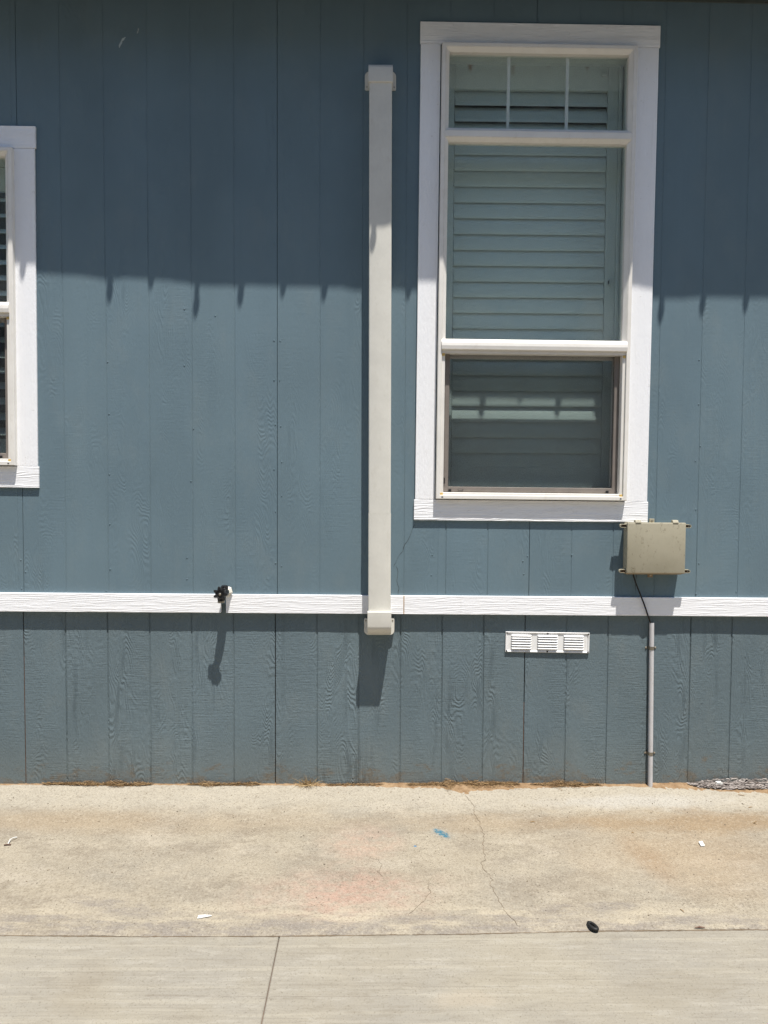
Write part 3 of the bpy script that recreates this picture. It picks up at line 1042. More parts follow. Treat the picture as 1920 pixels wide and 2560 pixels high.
    while x < sx1 - 0.022:
        sm.add([(x - wr, .0104, sz0 + .022), (x + wr, .0104, sz0 + .022), (x, .0104 + 2 * wr, sz0 + .022), (x - wr, .0104, sz1 - .022), (x + wr, .0104, sz1 - .022), (x, .0104 + 2 * wr, sz1 - .022)],
               [(0, 1, 4, 3), (1, 2, 5, 4), (2, 0, 3, 5)])
        x += pit
    so = part(sm, 'insect_screen', M_MESH)
    so['kind'] = 'stuff'
    # small fittings
    for (px, pz) in ((ax0 + .008, ra - .0215), (ax1 - .008, ra - .0215), (ax0 + .008, lz0 + .004), (ax1 - .008, lz0 + .004)):
        part(MB().box(px - .0068, px + .0068, -0.0335, -0.02, pz - .006, pz + .0065), 'corner_key', M_YELLOW, bevel=.001, seg=1)
    for px in (sx0 + 0.033, sx1 - 0.049):
        part(MB().box(px - .006, px + .007, -0.0035, 0.006, sz0 + .001, sz0 + .013), 'screen_clip', M_BLACK)
    part(MB().box(sx0 + .0005, sx0 + .009, -0.003, 0.006, sz0 + .040, sz0 + .069), 'screen_clip', M_BLACK)
    hx = sx0 + 0.085
    part(MB().tube([(hx - .012, -.002, sz0 + .013), (hx - .009, -.007, sz0 + .006), (hx + .009, -.007, sz0 + .006), (hx + .012, -.002, sz0 + .013)], .0017, 6), 'pull_tab', M_BLACK)
    for px in (fx0 + 0.030, fx1 - 0.030):
        part(MB().box(px - .004, px + .004, -0.0412, -0.039, fz0 + .008, fz0 + .0115), 'weep_hole', M_BLACK)
    # lining of the opening between window and room
    part(MB().ring(fx0 + .004, fx1 - .004, fz0 + .004, fz1 - .004, [(0, 0.0905), (0, 0.215), (0.006, 0.215), (0.006, 0.0905), (0, 0.0905)]), 'reveal', M_REVEAL)
    return w


window(1.882, 3.0122, 1.294, 3.629, 0.0985, 0.112, 0.0995, 0.0995, 1.985, 2.8995, 0.0048, (3.093, 3.122), (2.104, 2.157),
       'tall window with three-light transom and screened lower sash')
window(-0.905, 0.0875, 1.4435, 3.1345, 0.1025, 0.1025, 0.1015, 0.101, -0.800, -0.0125, 0.0045, None, (2.262, 2.315),
       'window cut off at the left edge of the photograph')


def shutter(x0, x1, z0, z1, lz_top, lz_bot, nl_, tilt, label):
    """interior louvred shutter standing in the window opening"""
    s = tag(empty('plantation_shutter', ((x0 + x1) / 2, 0.15, z0)), label, 'shutter')
    o = ((x0 + x1) / 2, 0.15, z0)
    y0, y1 = 0.135, 0.163
    sw = 0.050

    def part(mb_, name, mat=M_SHUTTER, **kw):
        return mb_.obj(name, mat, s, off=o, **kw)

    part(MB().ring(x0 - .004, x1 + .004, z0 - .003, z1 + .004, [(0, 0.20), (0, 0.122), (0.012, 0.122), (0.014, 0.128), (0.014, 0.20)]), 'shutter_frame')
    a, b = x0 + 0.0115, x1 - 0.0115
    part(MB().box(a, a + sw, y0, y1, z0 + .0125, z1 - .0125), 'stile', bevel=.002, seg=1)
    part(MB().box(b - sw, b, y0, y1, z0 + .0125, z1 - .0125), 'stile', bevel=.002, seg=1)
    part(MB().box(a + sw + .001, b - sw - .001, y0 + .001, y1 - .001, lz_top, z1 - .0125), 'rail', bevel=.002, seg=1)
    part(MB().box(a + sw + .001, b - sw - .001, y0 + .001, y1 - .001, z0 + .0125, lz_bot), 'rail', bevel=.002, seg=1)
    pitch = (lz_top - lz_bot) / nl_
    n = 14
    for k in range(nl_):
        zc = lz_top - (k + 0.5) * pitch
        ph = math.radians(tilt(k)) + random.uniform(-.012, .012)
        # elliptical blade; the outer edge hangs low, the inner edge stands high
        poly = []
        for i in range(n):
            t = 2 * math.pi * i / n
            u, v = 0.0445 * math.cos(t), 0.0055 * math.sin(t)
            yy = u * math.sin(ph) + v * math.cos(ph)
            zz = u * math.cos(ph) - v * math.sin(ph)
            poly.append((0.149 + yy, zc + zz))
        part(MB().extx(poly, a + sw + .003, b - sw - .003), 'louver', smooth=50)
    return s, part


SX0, SX1 = 2.006, 2.882
s1, p1 = shutter(SX0, SX1, 1.412, 3.535, 3.398, 1.5545, 24, lambda k: 22 if k < 3 else 10.5,
                 'closed white louvred shutter behind the tall transom window')
p1(MB().box(2.783, 2.812, 0.121, 0.1345, 3.462, 3.482), 'magnet_catch', M_REVEAL, bevel=.003, seg=1)
p1(MB().box(2.838, 2.848, 0.122, 0.1345, 2.455, 2.485), 'magnet_catch', M_REVEAL, bevel=.002, seg=1)
p1(MB().box(2.835, 2.838, 0.121, 0.1345, 2.462, 2.478), 'catch_slot', M_BLACK)
s2, p2 = shutter(-0.785, -0.028, 1.560, 3.010, 2.885, 1.68, 16, lambda k: 62,
                 'opened white louvred shutter in the window at the left photo edge')

# ------------------------------------------------------------------ string of bulbs under the eave
PEGS = [(0.0184, 2.3867), (0.428, 2.3252), (0.6233, 2.392), (0.8328, 2.259), (1.046, 2.3131), (1.2459, 2.3584), (1.4417, 2.3426), (1.6336, 2.2745), (1.8427, 2.3526),
        (2.07, 2.36), (2.285, 2.29), (2.475, 2.36), (2.665, 2.30), (2.86, 2.31), (3.0523, 2.2513), (3.2497, 2.2881), (3.4611, 2.3074), (3.67, 2.28), (3.87, 2.30), (-0.19, 2.37), (-0.39, 2.40)]
ls = tag(empty('string_lights', (1.8, -0.42, 3.72)), 'string of unlit holiday bulbs hung along the eave edge', 'string lights')
off = (1.8, -0.42, 3.72)
PEGS.sort()


def eave_y(xs_):
    for (a, b), (c, d) in zip(EAVE, EAVE[1:]):
        if xs_ <= c:
            return -(ZE - (b + (d - b) * (xs_ - a) / (c - a))) / SUN_R
    return -0.41


wire = []
for (xs_, zs_) in PEGS:
    yb = eave_y(xs_) - 0.004
    X = xs_ - SUN_H * yb
    tip = zs_ + 0.008 - SUN_R * yb
    sw_ = random.uniform(-.15, .15)
    ax = Vector((sw_ * 0.4, 0, -1)).normalized()
    c = Vector((X, yb, tip)) - ax * 0.085
    up_ = max(0.004, (3.782 - c.z) / -ax.z)
    b = MB().lathe(c - ax * up_, ax, [(0.0, .010), (up_ + 0.022, .0118)], 12).obj('socket', M_WIRE, ls, off=off)
    MB().lathe(c + ax * 0.0221, ax, [(0.0, .010), (0.008, .0135), (0.020, .0155), (0.034, .0135), (0.050, .0095), (0.060, .0045), (0.0629, .0008)], 14).obj('bulb', M_BULB, ls, smooth=60, off=off)
    wire.append(tuple(c + Vector((0, 0, 0.0005))))
wp = []
for a, b in zip(wire, wire[1:]):
    for k in range(4):
        t = k / 4
        wp.append((a[0] + (b[0] - a[0]) * t, a[1], max(a[2] + (b[2] - a[2]) * t, 3.70) + 0.004 * math.sin(t * math.pi)))
wp.append(wire[-1])
MB().tube([(x, y, max(z, 3.785)) for x, y, z in wp], .003, 6).obj('wire', M_WIRE, ls, off=off)

# ------------------------------------------------------------------ pipe cover
pc = tag(empty('pipe_cover', (1.7135, 0, 0.74), -0.0034), 'tall off-white square pipe cover running down the wall beside the window', 'pipe cover')
off = (1.7135, 0, 0.74)
PX0, PX1, PYF = 1.6610, 1.7660, -0.080


def cover_section(z0, z1, g=0.0):
    b = MB()
    r = 0.006
    a_, c_, f_ = PX0 - g, PX1 + g, PYF - g
    poly = [(a_, -0.0015), (a_, f_ + r), (a_ + r * .3, f_ + r * .3), (a_ + r, f_), (c_ - r, f_), (c_ - r * .3, f_ + r * .3), (c_, f_ + r), (c_, -0.0015)]
    n = len(poly)
    vs = [(x, y, z0) for x, y in poly] + [(x, y, z1) for x, y in poly]
    fs = [tuple(range(n)), tuple(range(2 * n - 1, n - 1, -1))] + [(i, (i + 1) % n, (i + 1) % n + n, i + n) for i in range(n)]
    return b.add(vs, fs)


cover_section(0.845, 1.3280, 0.0011).obj('cover_section', M_COVER, pc, smooth=50, off=off)
cover_section(1.3297, 3.33).obj('cover_section', M_COVER, pc, smooth=50, off=off)
MB().box(PX0 + .001, PX1 - .001, PYF + .0012, -0.004, 1.326, 1.332).obj('joint_sleeve', M_COVER, pc, off=off)


def cap(z_open, z_end, zf0, zf1, sgn):
    """elbow cap: open end at z_open, curving back to the wall at z_end"""
    D = -0.104 if sgn < 0 else -0.086
    x0, x1 = PX0 - 0.0035, PX1 + 0.0035
    prof = [(-0.001, z_open), (D + .0012, z_open), (D, z_open - sgn * -.0015)]
    zb = z_end - sgn * (0.052 if sgn < 0 else 0.035)
    for k in range(0, 9):
        t = k / 8 * math.pi / 2
        prof.append((D + (abs(D) - 0.014) * (1 - math.cos(t)), zb + (z_end - zb) * math.sin(t)))
    prof.append((-0.001, z_end))
    b = MB().extx(prof, x0, x1)
    c = b.obj('elbow_cap', M_COVER, pc, bevel=0.0, smooth=35, off=off)
    # wall flange with two rounded corners
    fx0, fx1 = PX0 - 0.021, PX1 + 0.0205
    R_, r_ = 0.022, 0.006
    pts = []
    cor = [(fx0, zf0, 1, 1), (fx1, zf0, -1, 1), (fx1, zf1, -1, -1), (fx0, zf1, 1, -1)]
    for i, (cx_, cz_, sx_, sz_) in enumerate(cor):
        big = (sgn < 0 and i < 2) or (sgn > 0 and i >= 2)
        rr = R_ if big else r_
        a0 = {0: math.pi, 1: 1.5 * math.pi, 2: 0.0, 3: 0.5 * math.pi}[i]
        for k in range(6):
            a = a0 + k / 5 * math.pi / 2
            pts.append((cx_ + sx_ * rr + rr * math.cos(a), cz_ + sz_ * rr + rr * math.sin(a)))
    MB().prism(pts, -0.0060, 0.0155).obj('flange', M_COVER, pc, bevel=0.0, off=off)
    zsc = zf1 - .010 if sgn < 0 else zf0 + .014
    for px in (fx0 + .0085, fx1 - .0085):
        MB().lathe((px, -0.006, zsc), (0, -1, 0), [(0, .0042), (.0015, .0036), (.0022, .0018)], 10).obj('screw', M_SCREW, pc, off=off)


cap(0.8665, 0.7465, 0.738, 0.818, -1)
cap(3.317, 3.414, 3.318, 3.403, 1)
MB().lathe((1.7135, -0.0235, 0.7515), (0, -1, -.4), [(0, .003), (.004, .003)], 8).obj('screw', M_BLACK, pc, off=off)

# ------------------------------------------------------------------ faucet
fa = tag(empty('outdoor_faucet', (0.975, 0, 0.905)), 'black outdoor faucet with star shaped knob on the white band', 'faucet')
off = (0.975, 0, 0.905)
MB().lathe((0.981, -0.0124, 0.949), (-0.05, -1, 0), [(0, .027), (.006, .0265), (.010, .022), (.024, .020), (.034, .0165)], 6, True).obj('collar', M_CAULK, fa, off=off, bevel=.0012, seg=1)
MB().lathe((0.9795, -0.040, 0.949), (-0.16, -1, 0.0), [(0, .0165), (.010, .020), (.03, .0205), (.042, .0175), (.048, .014)], 18).obj('body', M_BLACK, fa, smooth=50, off=off)
MB().lathe((0.975, -0.052, 0.953), (0, 0, 1), [(0, .014), (.012, .0175), (.026, .0175), (.027, .0135), (.030, .013)], 16).obj('vacuum_breaker', M_BLACK, fa, smooth=40, off=off)
MB().tube([(0.971, -0.070, 0.945), (0.968, -0.082, 0.932), (0.966, -0.088, 0.918), (0.9655, -0.089, 0.905)], [.014, .0145, .014, .0135], 16).obj('spout', M_BLACK, fa, smooth=60, off=off)
MB().lathe((0.9655, -0.089, 0.9155), (0, 0, -1), [(0, .0145), (.001, .0165), (.010, .0165), (.011, .013), (.003, .0125)], 18, False).obj('hose_thread', M_GALV, fa, smooth=40, off=off)
MB().lathe((0.9715, -0.086, 0.949), (-0.16, -1, 0.02), [(0, .013), (.006, .0125), (.012, .010)], 12).obj('stem', M_BLACK, fa, smooth=50, off=off)
kax = Vector((-0.16, -1, 0.02)).normalized()
ku = Vector((1, -0.16, 0)).normalized()
kw = kax.cross(ku)
kc = Vector((0.9665, -0.096, 0.9485))
NL = 7
vs, fs = [], []
loops = [(0.0, 0.80), (0.002, 0.97), (0.009, 1.0), (0.0125, 0.93), (0.0135, 0.70), (0.010, 0.62), (0.010, 0.36), (0.0135, 0.32), (0.0135, 0.10)]
NS = 84
for (d, s) in loops:
    for k in range(NS):
        a = 2 * math.pi * k / NS + 0.25
        lobe = 0.0305 + 0.0062 * math.cos(NL * a) if s > 0.75 else 0.0275
        vs.append(kc + kax * d + (ku * math.cos(a) + kw * math.sin(a)) * lobe * s)
for i in range(len(loops) - 1):
    for k in range(NS):
        a, b = i * NS + k, i * NS + (k + 1) % NS
        fs.append((a, b, b + NS, a + NS))
fs.append(tuple(range(NS - 1, -1, -1)))
fs.append(tuple(range((len(loops) - 1) * NS, len(loops) * NS)))
kn = MB().add(vs, fs).obj('knob', M_BLACK, fa, smooth=35, off=off)
MB().lathe(kc + kax * 0.0136, kax, [(0, .006), (.0015, .0055), (.003, .003)], 12).obj('knob_screw', M_SCREW, kn, off=off)

# ------------------------------------------------------------------ junction box
jb = tag(empty('junction_box', (3.028, 0, 1.044)), 'tan plastic junction box with corner latches below the window corner', 'junction box')
off = (3.028, 0, 1.044)
MB().box(2.8925, 3.164, -0.056, -0.0015, 1.0440, 1.2895).obj('box_body', M_BOX, jb, bevel=.006, seg=3, smooth=35, off=off)
lid = MB().box(2.8885, 3.1675, -0.076, -0.0585, 1.0500, 1.2935).obj('lid', M_BOX, jb, bevel=.0035, seg=3, smooth=35, off=off)
MB().box(2.895, 3.161, -0.0595, -0.0555, 1.050, 1.2860).obj('gasket', M_BLACK, jb, off=off)
for (px, s) in ((2.8905, -1), (3.166, 1)):
    for pz in (1.277, 1.0605):
        m_ = MB()
        L, hh = 0.033, 0.0085
        pts = []
        for k in range(9):
            a = -math.pi / 2 + math.pi * k / 8
            pts.append((px + s * (L - hh + hh * math.cos(a)), pz + hh * math.sin(a)))
        inner = [(px + s * (L - hh + (hh - .0028) * math.cos(-math.pi / 2 + math.pi * k / 8)), pz + (hh - .0028) * math.sin(-math.pi / 2 + math.pi * k / 8)) for k in range(9)]
        out = [(px - s * .004, pz - hh)] + pts + [(px - s * .004, pz + hh)]
        inn = [(px - s * .004, pz - hh + .0028)] + inner + [(px - s * .004, pz + hh - .0028)]
        n = len(out)
        vs = [(x, -0.062, z) for x, z in out] + [(x, -0.062, z) for x, z in inn] + [(x, -0.046, z) for x, z in out] + [(x, -0.046, z) for x, z in inn]
        fs = []
        for i in range(n - 1):
            fs += [(i, i + 1, n + i + 1, n + i), (2 * n + i, 2 * n + i + 1, i + 1, i), (n + i, n + i + 1, 3 * n + i + 1, 3 * n + i)]
        la = m_.add(vs, fs).obj('latch', M_BOX, jb, off=off)
        MB().box(min(px, px + s * .024), max(px, px + s * .024), -0.050, -0.047, pz - .0052, pz + .0052).obj('latch_slot', M_RAW, la, off=off)
        MB().lathe((px + s * .0235, -0.050, pz), (0, -1, 0), [(0, .0042), (.003, .0038), (.004, .002)], 10).obj('latch_screw', M_SCREW, la, off=off)
for (px, pz, s) in ((3.029, 1.2965, 1), (3.027, 1.0365, -1)):
    tb = MB().box(px - .0125, px + .0125, -0.0065, -0.001, pz - .0125, pz + .0125).obj('mounting_tab', M_BOX, jb, bevel=.0012, seg=1, off=off)
    MB().lathe((px, -0.0066, pz + s * .002), (0, -1, 0), [(0, .0052), (.0016, .0045), (.0024, .002)], 10).obj('tab_screw', M_SCREW, tb, off=off)
for px in (2.9395, 3.1180):
    MB().extx([(-0.052, 1.2880), (-0.078, 1.2905), (-0.078, 1.2955), (-0.072, 1.3055), (-0.056, 1.3065), (-0.050, 1.300)], px - .0135, px + .0135).obj('hinge_cover', M_BOX, jb, bevel=.002, seg=2, off=off)
# worn embossed maker's mark in the lower corner of the lid
for (a, b, c, d) in ((0.0, 0.010, 0.006, 0.013), (0.004, 0.002, 0.012, 0.011), (0.012, 0.002, 0.013, 0.011), (0.013, 0.007, 0.019, 0.010), (0.020, 0.0, 0.021, 0.009), (0.0, -0.004, 0.022, -0.003)):
    xx, zz = 2.907, 1.068
    MB().tube([(xx + a, -0.0762, zz + b), (xx + c, -0.0762, zz + d)], 8e-4, 5).obj('embossed_mark', M_MARK, lid, off=off)

# ------------------------------------------------------------------ conduit, straps and cable
cd = tag(empty('conduit', (3.0525, 0.0045, -0.02)), 'grey plastic conduit pipe clamped to the skirting below the junction box', 'conduit')
off = (3.0525, 0.0045, -0.02)
CT, CB = Vector((3.0425, 0.0035, 0.800)), Vector((3.0528, 0.0035, -0.03))
cax = (CB - CT).normalized()
Lc = (CB - CT).length
MB().lathe(CT, cax, [(0.06, .0088), (0.0, .0092), (0.0, .0115), (Lc, .0115)], 24, False).obj('pipe', M_PVC, cd, smooth=40, off=off)
for zc in (0.676, 0.153):
    t = (CT.z - zc) / (CT.z - CB.z)
    c = CT + (CB - CT) * t
    pts = [(-0.030, 0.0135)]
    pts += [(-0.0155, 0.0135)]
    for k in range(11):
        a = math.pi - math.pi * k / 10
        pts.append((0.0128 * math.cos(a), -0.0128 * math.sin(a)))
    pts += [(0.0155, 0.0135), (0.030, 0.0135)]
    vs, fs = [], []
    for z in (zc - .008, zc + .008):
        for dy in (0, 0.0016):
            for (px, py) in pts:
                f_ = 1.0 if abs(px) > .014 else (0.0128 - dy) / 0.0128
                vs.append((c.x + px * f_, c.y + py * f_ if f_ != 1.0 else c.y + py + dy, z))
    n = len(pts)
    for i in range(n - 1):
        fs += [(i, i + 1, n + i + 1, n + i), (2 * n + i + 1, 2 * n + i, 3 * n + i, 3 * n + i + 1), (i + 1, i, 2 * n + i, 2 * n + i + 1), (n + i, n + i + 1, 3 * n + i + 1, 3 * n + i)]
    st = MB().add(vs, fs).obj('strap', M_GALV, cd, off=off)
    for px in (-0.0225, 0.0225):
        MB().lathe((c.x + px, c.y + 0.0133, zc), (0, -1, 0), [(0, .0052), (.0035, .0048), (.005, .0025)], 8).obj('strap_screw', M_SCREW, st, off=off)

cpts = [(2.934, -0.030, 1.060), (2.937, -0.030, 1.035), (2.948, -0.028, 1.003), (2.962, -0.026, 0.970), (2.977, -0.023, 0.937), (2.992, -0.021, 0.902), (3.006, -0.019, 0.866), (3.019, -0.014, 0.832), (3.029, -0.006, 0.812), (3.037, 0.000, 0.797), (3.041, 0.003, 0.770), (3.0425, 0.0035, 0.745)]
tag(MB().tube(cpts, .0036, 8).obj('cable', M_RUBBER, smooth=60), 'thin black cable hanging from the box into the conduit', 'cable')

# ------------------------------------------------------------------ vent
ve = tag(empty('foundation_vent', (2.5355, 0.014, 0.7005), 0.0125), 'white louvred metal vent screwed to the blue grey skirting', 'vent')
VY = 0.0
w2, h2 = 0.2045, 0.0490
MB().box(-w2, w2, -0.0015, 0.001, -h2, h2).obj('plate', M_WHITEMETAL, ve)
MB().ring(-w2 - .0008, w2 + .0008, -h2 - .0008, h2 + .0008, [(0, 0.0012), (0, -0.0050), (0.0018, -0.0062), (0.0060, -0.0050), (0.0085, -0.0018)]).obj('rim', M_WHITEMETAL, ve)
for g in (-0.1285, 0.0, 0.1285):
    for k in range(6):
        zt = 0.0365 - k * 0.0124
        hh = 0.0115 if k == 0 else 0.0085
        px = [(g - .050, 0), (g - .0455, 1), (g + .0455, 1), (g + .050, 0)]
        vs = []
        for (x, fl) in px:
            d = 0.0100 if fl else 0.0018
            vs += [(x, -0.0005, zt), (x, -0.0016 - d * .75, zt - hh * .30), (x, -0.0016 - d, zt - hh * .60), (x, -0.0016 - d + .0012, zt - hh * .70), (x, -0.0005, zt - hh * .25)]
        fs = []
        for i in range(3):
            for q in range(5):
                a, b = i * 5 + q, i * 5 + (q + 1) % 5
                fs.append((a, b, b + 5, a + 5))
        fs += [(0, 1, 2, 3, 4), (15, 16, 17, 18, 19)]
        MB().add(vs, fs).obj('slat', M_WHITEMETAL, ve)
for x in (-w2 + .005, 0.0, w2 - .005):
    for z in (-h2 + .004, h2 - .0045):
        MB().lathe((x, -0.0040, z), (0, -1, 0), [(0, .0046), (.002, .0043), (.0034, .002)], 10).obj('screw', M_BLACK, ve)

# ------------------------------------------------------------------ soil, straw and litter
mb = MB()
vs, fs = [], []
SOIL = [(-2.6, 0.01), (0.0, 0.002), (0.10, 0.008), (0.60, 0.010), (0.68, 0.001), (0.82, 0.008), (1.12, 0.010), (1.20, 0.004), (1.40, 0.016), (1.62, 0.012), (1.74, 0.032), (1.976, 0.044), (2.09, 0.075), (2.15, 0.098), (2.266, 0.066), (2.469, 0.040), (2.8, 0.018), (2.95, 0.010), (3.08, 0.040), (3.29, 0.062), (3.466, 0.095), (3.60, 0.105), (6.6, 0.08)]
def soil_w(x):
    for (a, b), (c, d) in zip(SOIL, SOIL[1:]):
        if x <= c:
            return b + (d - b) * (x - a) / (c - a)
    return .08
NXs, NYs = 900, 12
for i in range(NXs + 1):
    x = -2.6 + 9.2 * i / NXs
    w = soil_w(x) * (1.0 + 0.35 * nz(x * 14, 0.3)) + 0.006
    for j in range(NYs + 1):
        t = j / NYs
        y = 0.030 - t * (w + 0.022)
        h = (0.010 + 0.09 * w) * (1 - t) ** 1.6 * (0.75 + 0.5 * nz(x * 20, y * 20, 5)) + 0.0035 * nz(x * 60, y * 60, 8) + 0.003 * (1 - t)
        vs.append((x, y, apron_h(x, y) + h - 0.0022 * t - 0.0005))
for i in range(NXs):
    for j in range(NYs):
        a = i * (NYs + 1) + j
        fs.append((a, a + 1, a + NYs + 2, a + NYs + 1))
so = mb.add(vs, fs).obj('soil', M_SOIL, smooth=80)
so['kind'] = 'stuff'
tag(so, 'strip of brown soil washed up against the foot of the wall', 'soil')


def straw(name, x0, x1, cnt, hmax, wmax, label, cat, group, mat=M_STRAW, lmin=.012, lmax=.042, upright=0.08, width=.0009):
    mb = MB()
    for _ in range(cnt):
        t = random.random()
        x = x0 + (x1 - x0) * t
        env = math.sin(math.pi * min(max(t, 0.02), 0.98)) ** 0.5 * max(0.12, 0.45 + 1.1 * nz(x * 11, 3.3) + 0.6 * nz(x * 27, 1.1))
        y = 0.008 - abs(random.gauss(0, 0.45)) * wmax * max(env, .2)
        ht = max(0.0, 1 - (0.008 - y) / (wmax * 1.2)) * hmax * max(env, .15) * random.random()
        z = apron_h(x, y) + 0.004 + ht
        L = random.uniform(lmin, lmax)
        a = random.gauss(0, 0.55) + (math.pi if random.random() < .5 else 0)
        el = random.gauss(0, 0.25) + (random.random() * 1.3 if random.random() < upright else 0)
        d = Vector((math.cos(a) * math.cos(el), math.sin(a) * math.cos(el) * .6, math.sin(el)))
        bend = Vector((random.uniform(-.3, .3), random.uniform(-.2, .1), random.uniform(-.3, .25)))
        p = Vector((x, y, z)) - d * L * .4
        wv = Vector((random.uniform(-1, 1), random.uniform(-1, 1), random.uniform(-1, 1))).normalized() * width * random.uniform(.5, 1.3)
        vs, fs = [], []
        for k in range(4):
            s = k / 3
            q = p + d * L * s + bend * L * s * s * .5
            q.y = min(q.y, 0.0125)
            q.z = max(q.z, apron_h(q.x, q.y) + .0015)
            wk = wv * (1 - .7 * s)
            vs += [q - wk, q + wk]
        for k in range(3):
            fs.append((2 * k, 2 * k + 1, 2 * k + 3, 2 * k + 2))
        mb.add(vs, fs)
    cx = (x0 + x1) / 2
    o = mb.obj(name, mat, None, off=(cx, 0, -0.01))
    o.location = (cx, 0, -0.01)
    return tag(o, label, cat, group)


G = 'dry plant debris along the foot of the wall'
straw('straw_pile', 0.085, 0.36, 1000, 0.032, 0.040, 'leftmost low pile of brown dry straw against the skirting', 'straw', G)
straw('straw_pile', 0.36, 0.60, 1000, 0.034, 0.040, 'brown dry straw pile just right of the leftmost one', 'straw', G)
straw('straw_pile', 0.79, 1.13, 1000, 0.026, 0.034, 'low straw pile left of the pale grass tuft', 'straw', G)
straw('straw_pile', 1.46, 1.74, 420, 0.018, 0.028, 'thin scatter of dry straw just right of the pale tuft', 'straw', G)
straw('straw_pile', 1.86, 2.40, 2300, 0.042, 0.060, 'longest brown straw pile at the top of the concrete crack', 'straw', G, upright=.15)
straw('straw_pile', 2.47, 2.80, 1200, 0.032, 0.040, 'straw pile under the vent left of the conduit', 'straw', G)
# long stalks lying on the last pile
# pale upright tuft
mb = MB()
for k in range(150):
    a = random.uniform(0, 2 * math.pi)
    el = random.uniform(0.15, 1.45)
    L = random.uniform(.03, .072)
    d = Vector((math.cos(a) * math.cos(el), -abs(math.sin(a)) * math.cos(el) * .8, math.sin(el)))
    p = Vector((1.367 + random.gauss(0, .022), 0.004 - abs(random.gauss(0, .008)), -0.008 + random.random() * .008))
    wv = Vector((random.uniform(-1, 1), 0.2, random.uniform(-1, 1))).normalized() * .0012
    vs, fs = [], []
    for i in range(4):
        s = i / 3
        q = p + d * L * s + Vector((d.x * .3, d.y * .3, -.35)) * L * s * s * .6
        q.y = min(q.y, .0125)
        q.z = max(q.z, apron_h(q.x, q.y) + .001)
        vs += [q - wv * (1 - .75 * s), q + wv * (1 - .75 * s)]
    for i in range(3):
        fs.append((2 * i, 2 * i + 1, 2 * i + 3, 2 * i + 2))
    mb.add(vs, fs)
o = mb.obj('grass_tuft', M_STRAWPALE, None, off=(1.367, 0, -.01))
o.location = (1.367, 0, -.01)
tag(o, 'pale upright tuft of dry grass growing at the skirting', 'grass tuft')

# grey litter heap in the corner on the right
mb = MB()
for k in range(1700):
    t = random.random() ** 0.8
    x = 3.245 + 0.75 * t
    env = min(1.0, (x - 3.235) / 0.16) ** .6
    y = 0.010 - random.random() ** .8 * 0.050 * env
    ht = 0.034 * env * max(0.0, 1 - (0.010 - y) / 0.062) * random.random()
    z = apron_h(x, y) + .006 + ht
    L = random.uniform(.014, .042)
    a = random.gauss(0, .35)
    d = Vector((math.cos(a), math.sin(a) * .5, random.gauss(0, .25))).normalized()
    n_ = Vector((random.gauss(0, .5), -random.random(), random.random() + .3)).normalized()
    s = d.cross(n_).normalized() * random.uniform(.0012, .0032)
    c = Vector((x, y, z))
    q = [c - d * L / 2 - s * .5, c - s + n_ * .002, c + d * L / 2 - s * .3, c + d * L / 2 + s * .3, c + s + n_ * .001, c - d * L / 2 + s * .5]
    for v in q:
        v.y = min(v.y, .0125)
    mb.add(q, [(0, 1, 4, 5), (1, 2, 3, 4)])
o = mb.obj('litter_heap', M_LITTER, None, off=(3.6, 0, -.01))
o.location = (3.6, 0, -.01)
tag(o, 'grey crumbly heap of old leaf litter against the skirting right of the conduit', 'litter')

# grit and twigs spread thinly over the concrete
mb = MB()
for k in range(330):
    x = random.uniform(-0.4, 4.0)
    y = -abs(random.gauss(0, .42)) - .02 if random.random() < .7 else random.uniform(-1.08, -.02)
    if y < -1.08:
        continue
    r = random.uniform(.0010, .0028)
    c = Vector((x, y, apron_h(x, y) + r * .5))
    d = Vector((random.uniform(-1, 1), random.uniform(-1, 1), 0)).normalized()
    e = Vector((-d.y, d.x, 0))
    l = random.uniform(1, 2.6)
    mb.add([c + d * r * l, c + e * r, c - d * r * l, c - e * r, c + Vector((0, 0, r)), c - Vector((0, 0, r))],
           [(0, 1, 4), (1, 2, 4), (2, 3, 4), (3, 0, 4), (1, 0, 5), (2, 1, 5), (3, 2, 5), (0, 3, 5)])
o = mb.obj('grit', M_GRIT)
o['kind'] = 'stuff'
tag(o, 'dark grit and crumbs strewn thinly over the concrete apron', 'grit')

TW = [(3.449, -0.202, .3, .022), (3.40, -0.343, -.9, .018), (2.405, -0.328, .1, .022), (2.806, -1.009, -1.2, .02), (2.822, -.428, .1, .012), (3.41, -0.33, 0.2, .014), (3.46, -0.09, -.5, .03)]
TL = ['longest brown twig near the grey litter heap', 'dark twig lying crosswise on the brown silt at far right', 'pale twig lying right of the long concrete crack', 'dark twig near the slab seam right of the black ring', 'tiny twig on the tan concrete below the conduit', 'twig beside the crosswise twig on brown silt', 'curved twig on the soil below the litter heap']
for (x, y, a, L), lb in zip(TW, TL):
    z = apron_h(x, y) + .0022
    d = Vector((math.cos(a), math.sin(a), 0)) * L
    c = Vector((x, y, z))
    o = MB().tube([c - d * .5, c + Vector((0, .0016, .0012)), c + d * .5], [.0012, .0016, .0008], 6).obj('twig', M_STRAW, None, off=tuple(c))
    o.location = c
    tag(o, lb, 'twig', 'twigs on the apron')


# scraps lying about
def on_ground(x, y):
    return Vector((x, y, apron_h(x, y)))


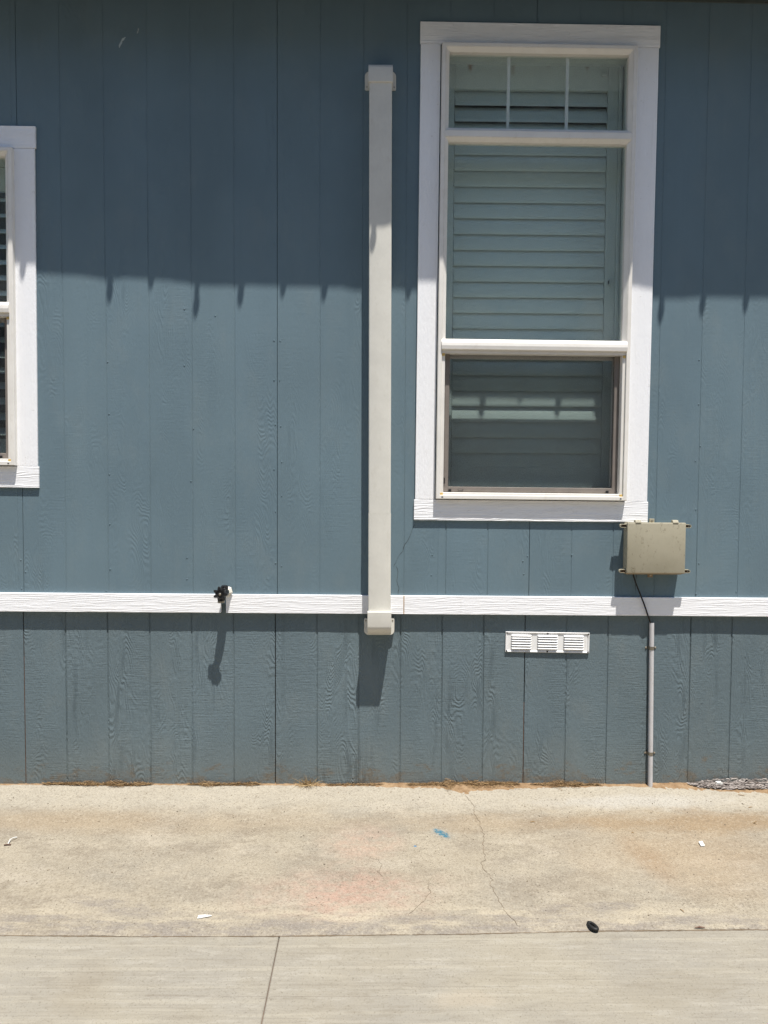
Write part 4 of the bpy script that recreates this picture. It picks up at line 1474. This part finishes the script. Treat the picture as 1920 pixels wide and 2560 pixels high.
def scrap(pts, th, label, mat=M_PAPER, lift=0.0006, curl=0.0):
    cx = sum(p[0] for p in pts) / len(pts)
    cy = sum(p[1] for p in pts) / len(pts)
    n = len(pts)
    vs = []
    for s in (1, 0):
        for i, (x, y) in enumerate(pts):
            vs.append((x - cx, y - cy, th * s + curl * (i % 3)))
    fs = [tuple(range(n)), tuple(range(2 * n - 1, n - 1, -1))] + [(i + n, (i + 1) % n + n, (i + 1) % n, i) for i in range(n)]
    o = MB().add(vs, fs).obj('scrap', mat)
    o.location = on_ground(cx, cy) + Vector((0, 0, lift))
    return tag(o, label, 'scrap', 'white scraps')


scrap([(1.071, -1.056), (1.071, -1.037), (1.092, -1.033), (1.116, -1.036), (1.119, -1.039)], .0022, 'flat white wedge shaped scrap near the seam between concrete slabs', lift=.002)
scrap([(3.071, -0.545), (3.074, -0.515), (3.090, -0.513), (3.088, -0.545)], .004, 'small white chip on the tan concrete at right', lift=.002, curl=.002)
scrap([(3.370, -0.012), (3.374, 0.000), (3.392, -0.008), (3.404, -0.002), (3.402, -0.020), (3.390, -0.024)], .012, 'torn white scrap in front of the grey litter heap', lift=.012, curl=.004)
base = on_ground(0.165, -0.50)
o = MB().tube([(-0.004, -0.034, .003), (-0.006, -.020, .006), (-0.008, -.005, .009), (-0.002, .010, .009), (0.008, .022, .006)], .0024, 6).obj('scrap', M_PAPER, smooth=60)
o.location = base + Vector((0, 0, .001))
tag(o, 'curled white plastic strip on the concrete at far left', 'scrap', 'white scraps')
o = MB().tube([(-.014, -.0015, .003), (0, 0, .0045), (.014, .001, .003)], .0028, 8).obj('stick_piece', mat_plain('dark_stick', (0.10, 0.06, 0.045), 0.8, 0.2))
o.location = on_ground(0.160, -0.536)
tag(o, 'short dark stick touching the curled white strip', 'stick')

# black rubber ring dropped on the seam
pts = []
for k in range(25):
    a = 2 * math.pi * k / 24
    ex, ey = 0.0095 * math.cos(a), 0.0205 * math.sin(a)
    rot = 0.42
    pts.append((ex * math.cos(rot) - ey * math.sin(rot), ex * math.sin(rot) + ey * math.cos(rot), .006 + .0015 * math.sin(a)))
vs, fs = [], []
n, mseg = 24, 10
for k in range(n):
    p = Vector(pts[k])
    t = (Vector(pts[(k + 1) % n]) - Vector(pts[k - 1])).normalized()
    u = Vector((0, 0, 1))
    w = t.cross(u).normalized()
    rad = .0062 + .0012 * math.sin(2 * math.pi * k / n + 3.6)
    for q in range(mseg):
        a = 2 * math.pi * q / mseg
        vs.append(p + (u * math.cos(a) * .85 + w * math.sin(a)) * rad)
for k in range(n):
    for q in range(mseg):
        a, b = k * mseg + q, k * mseg + (q + 1) % mseg
        c, d = ((k + 1) % n) * mseg + (q + 1) % mseg, ((k + 1) % n) * mseg + q
        fs.append((a, b, c, d))
o = MB().add(vs, fs).obj('rubber_ring', M_RUBBER, smooth=80)
o.location = (2.455, -1.103, -0.0605)
tag(o, 'small squashed black rubber ring lying on the slab seam', 'rubber ring')

# brown splinter wedged in the seam
o = MB().tube([(-.018, 0, 0), (0, .001, .001), (.018, 0, 0)], [.001, .0024, .001], 6).obj('splinter', mat_plain('red_brown_wood', (0.12, 0.055, 0.04), 0.8, 0.2))
o.location = (2.83, -1.104, -0.060)
tag(o, 'short red brown splinter lodged in the slab seam', 'splinter')
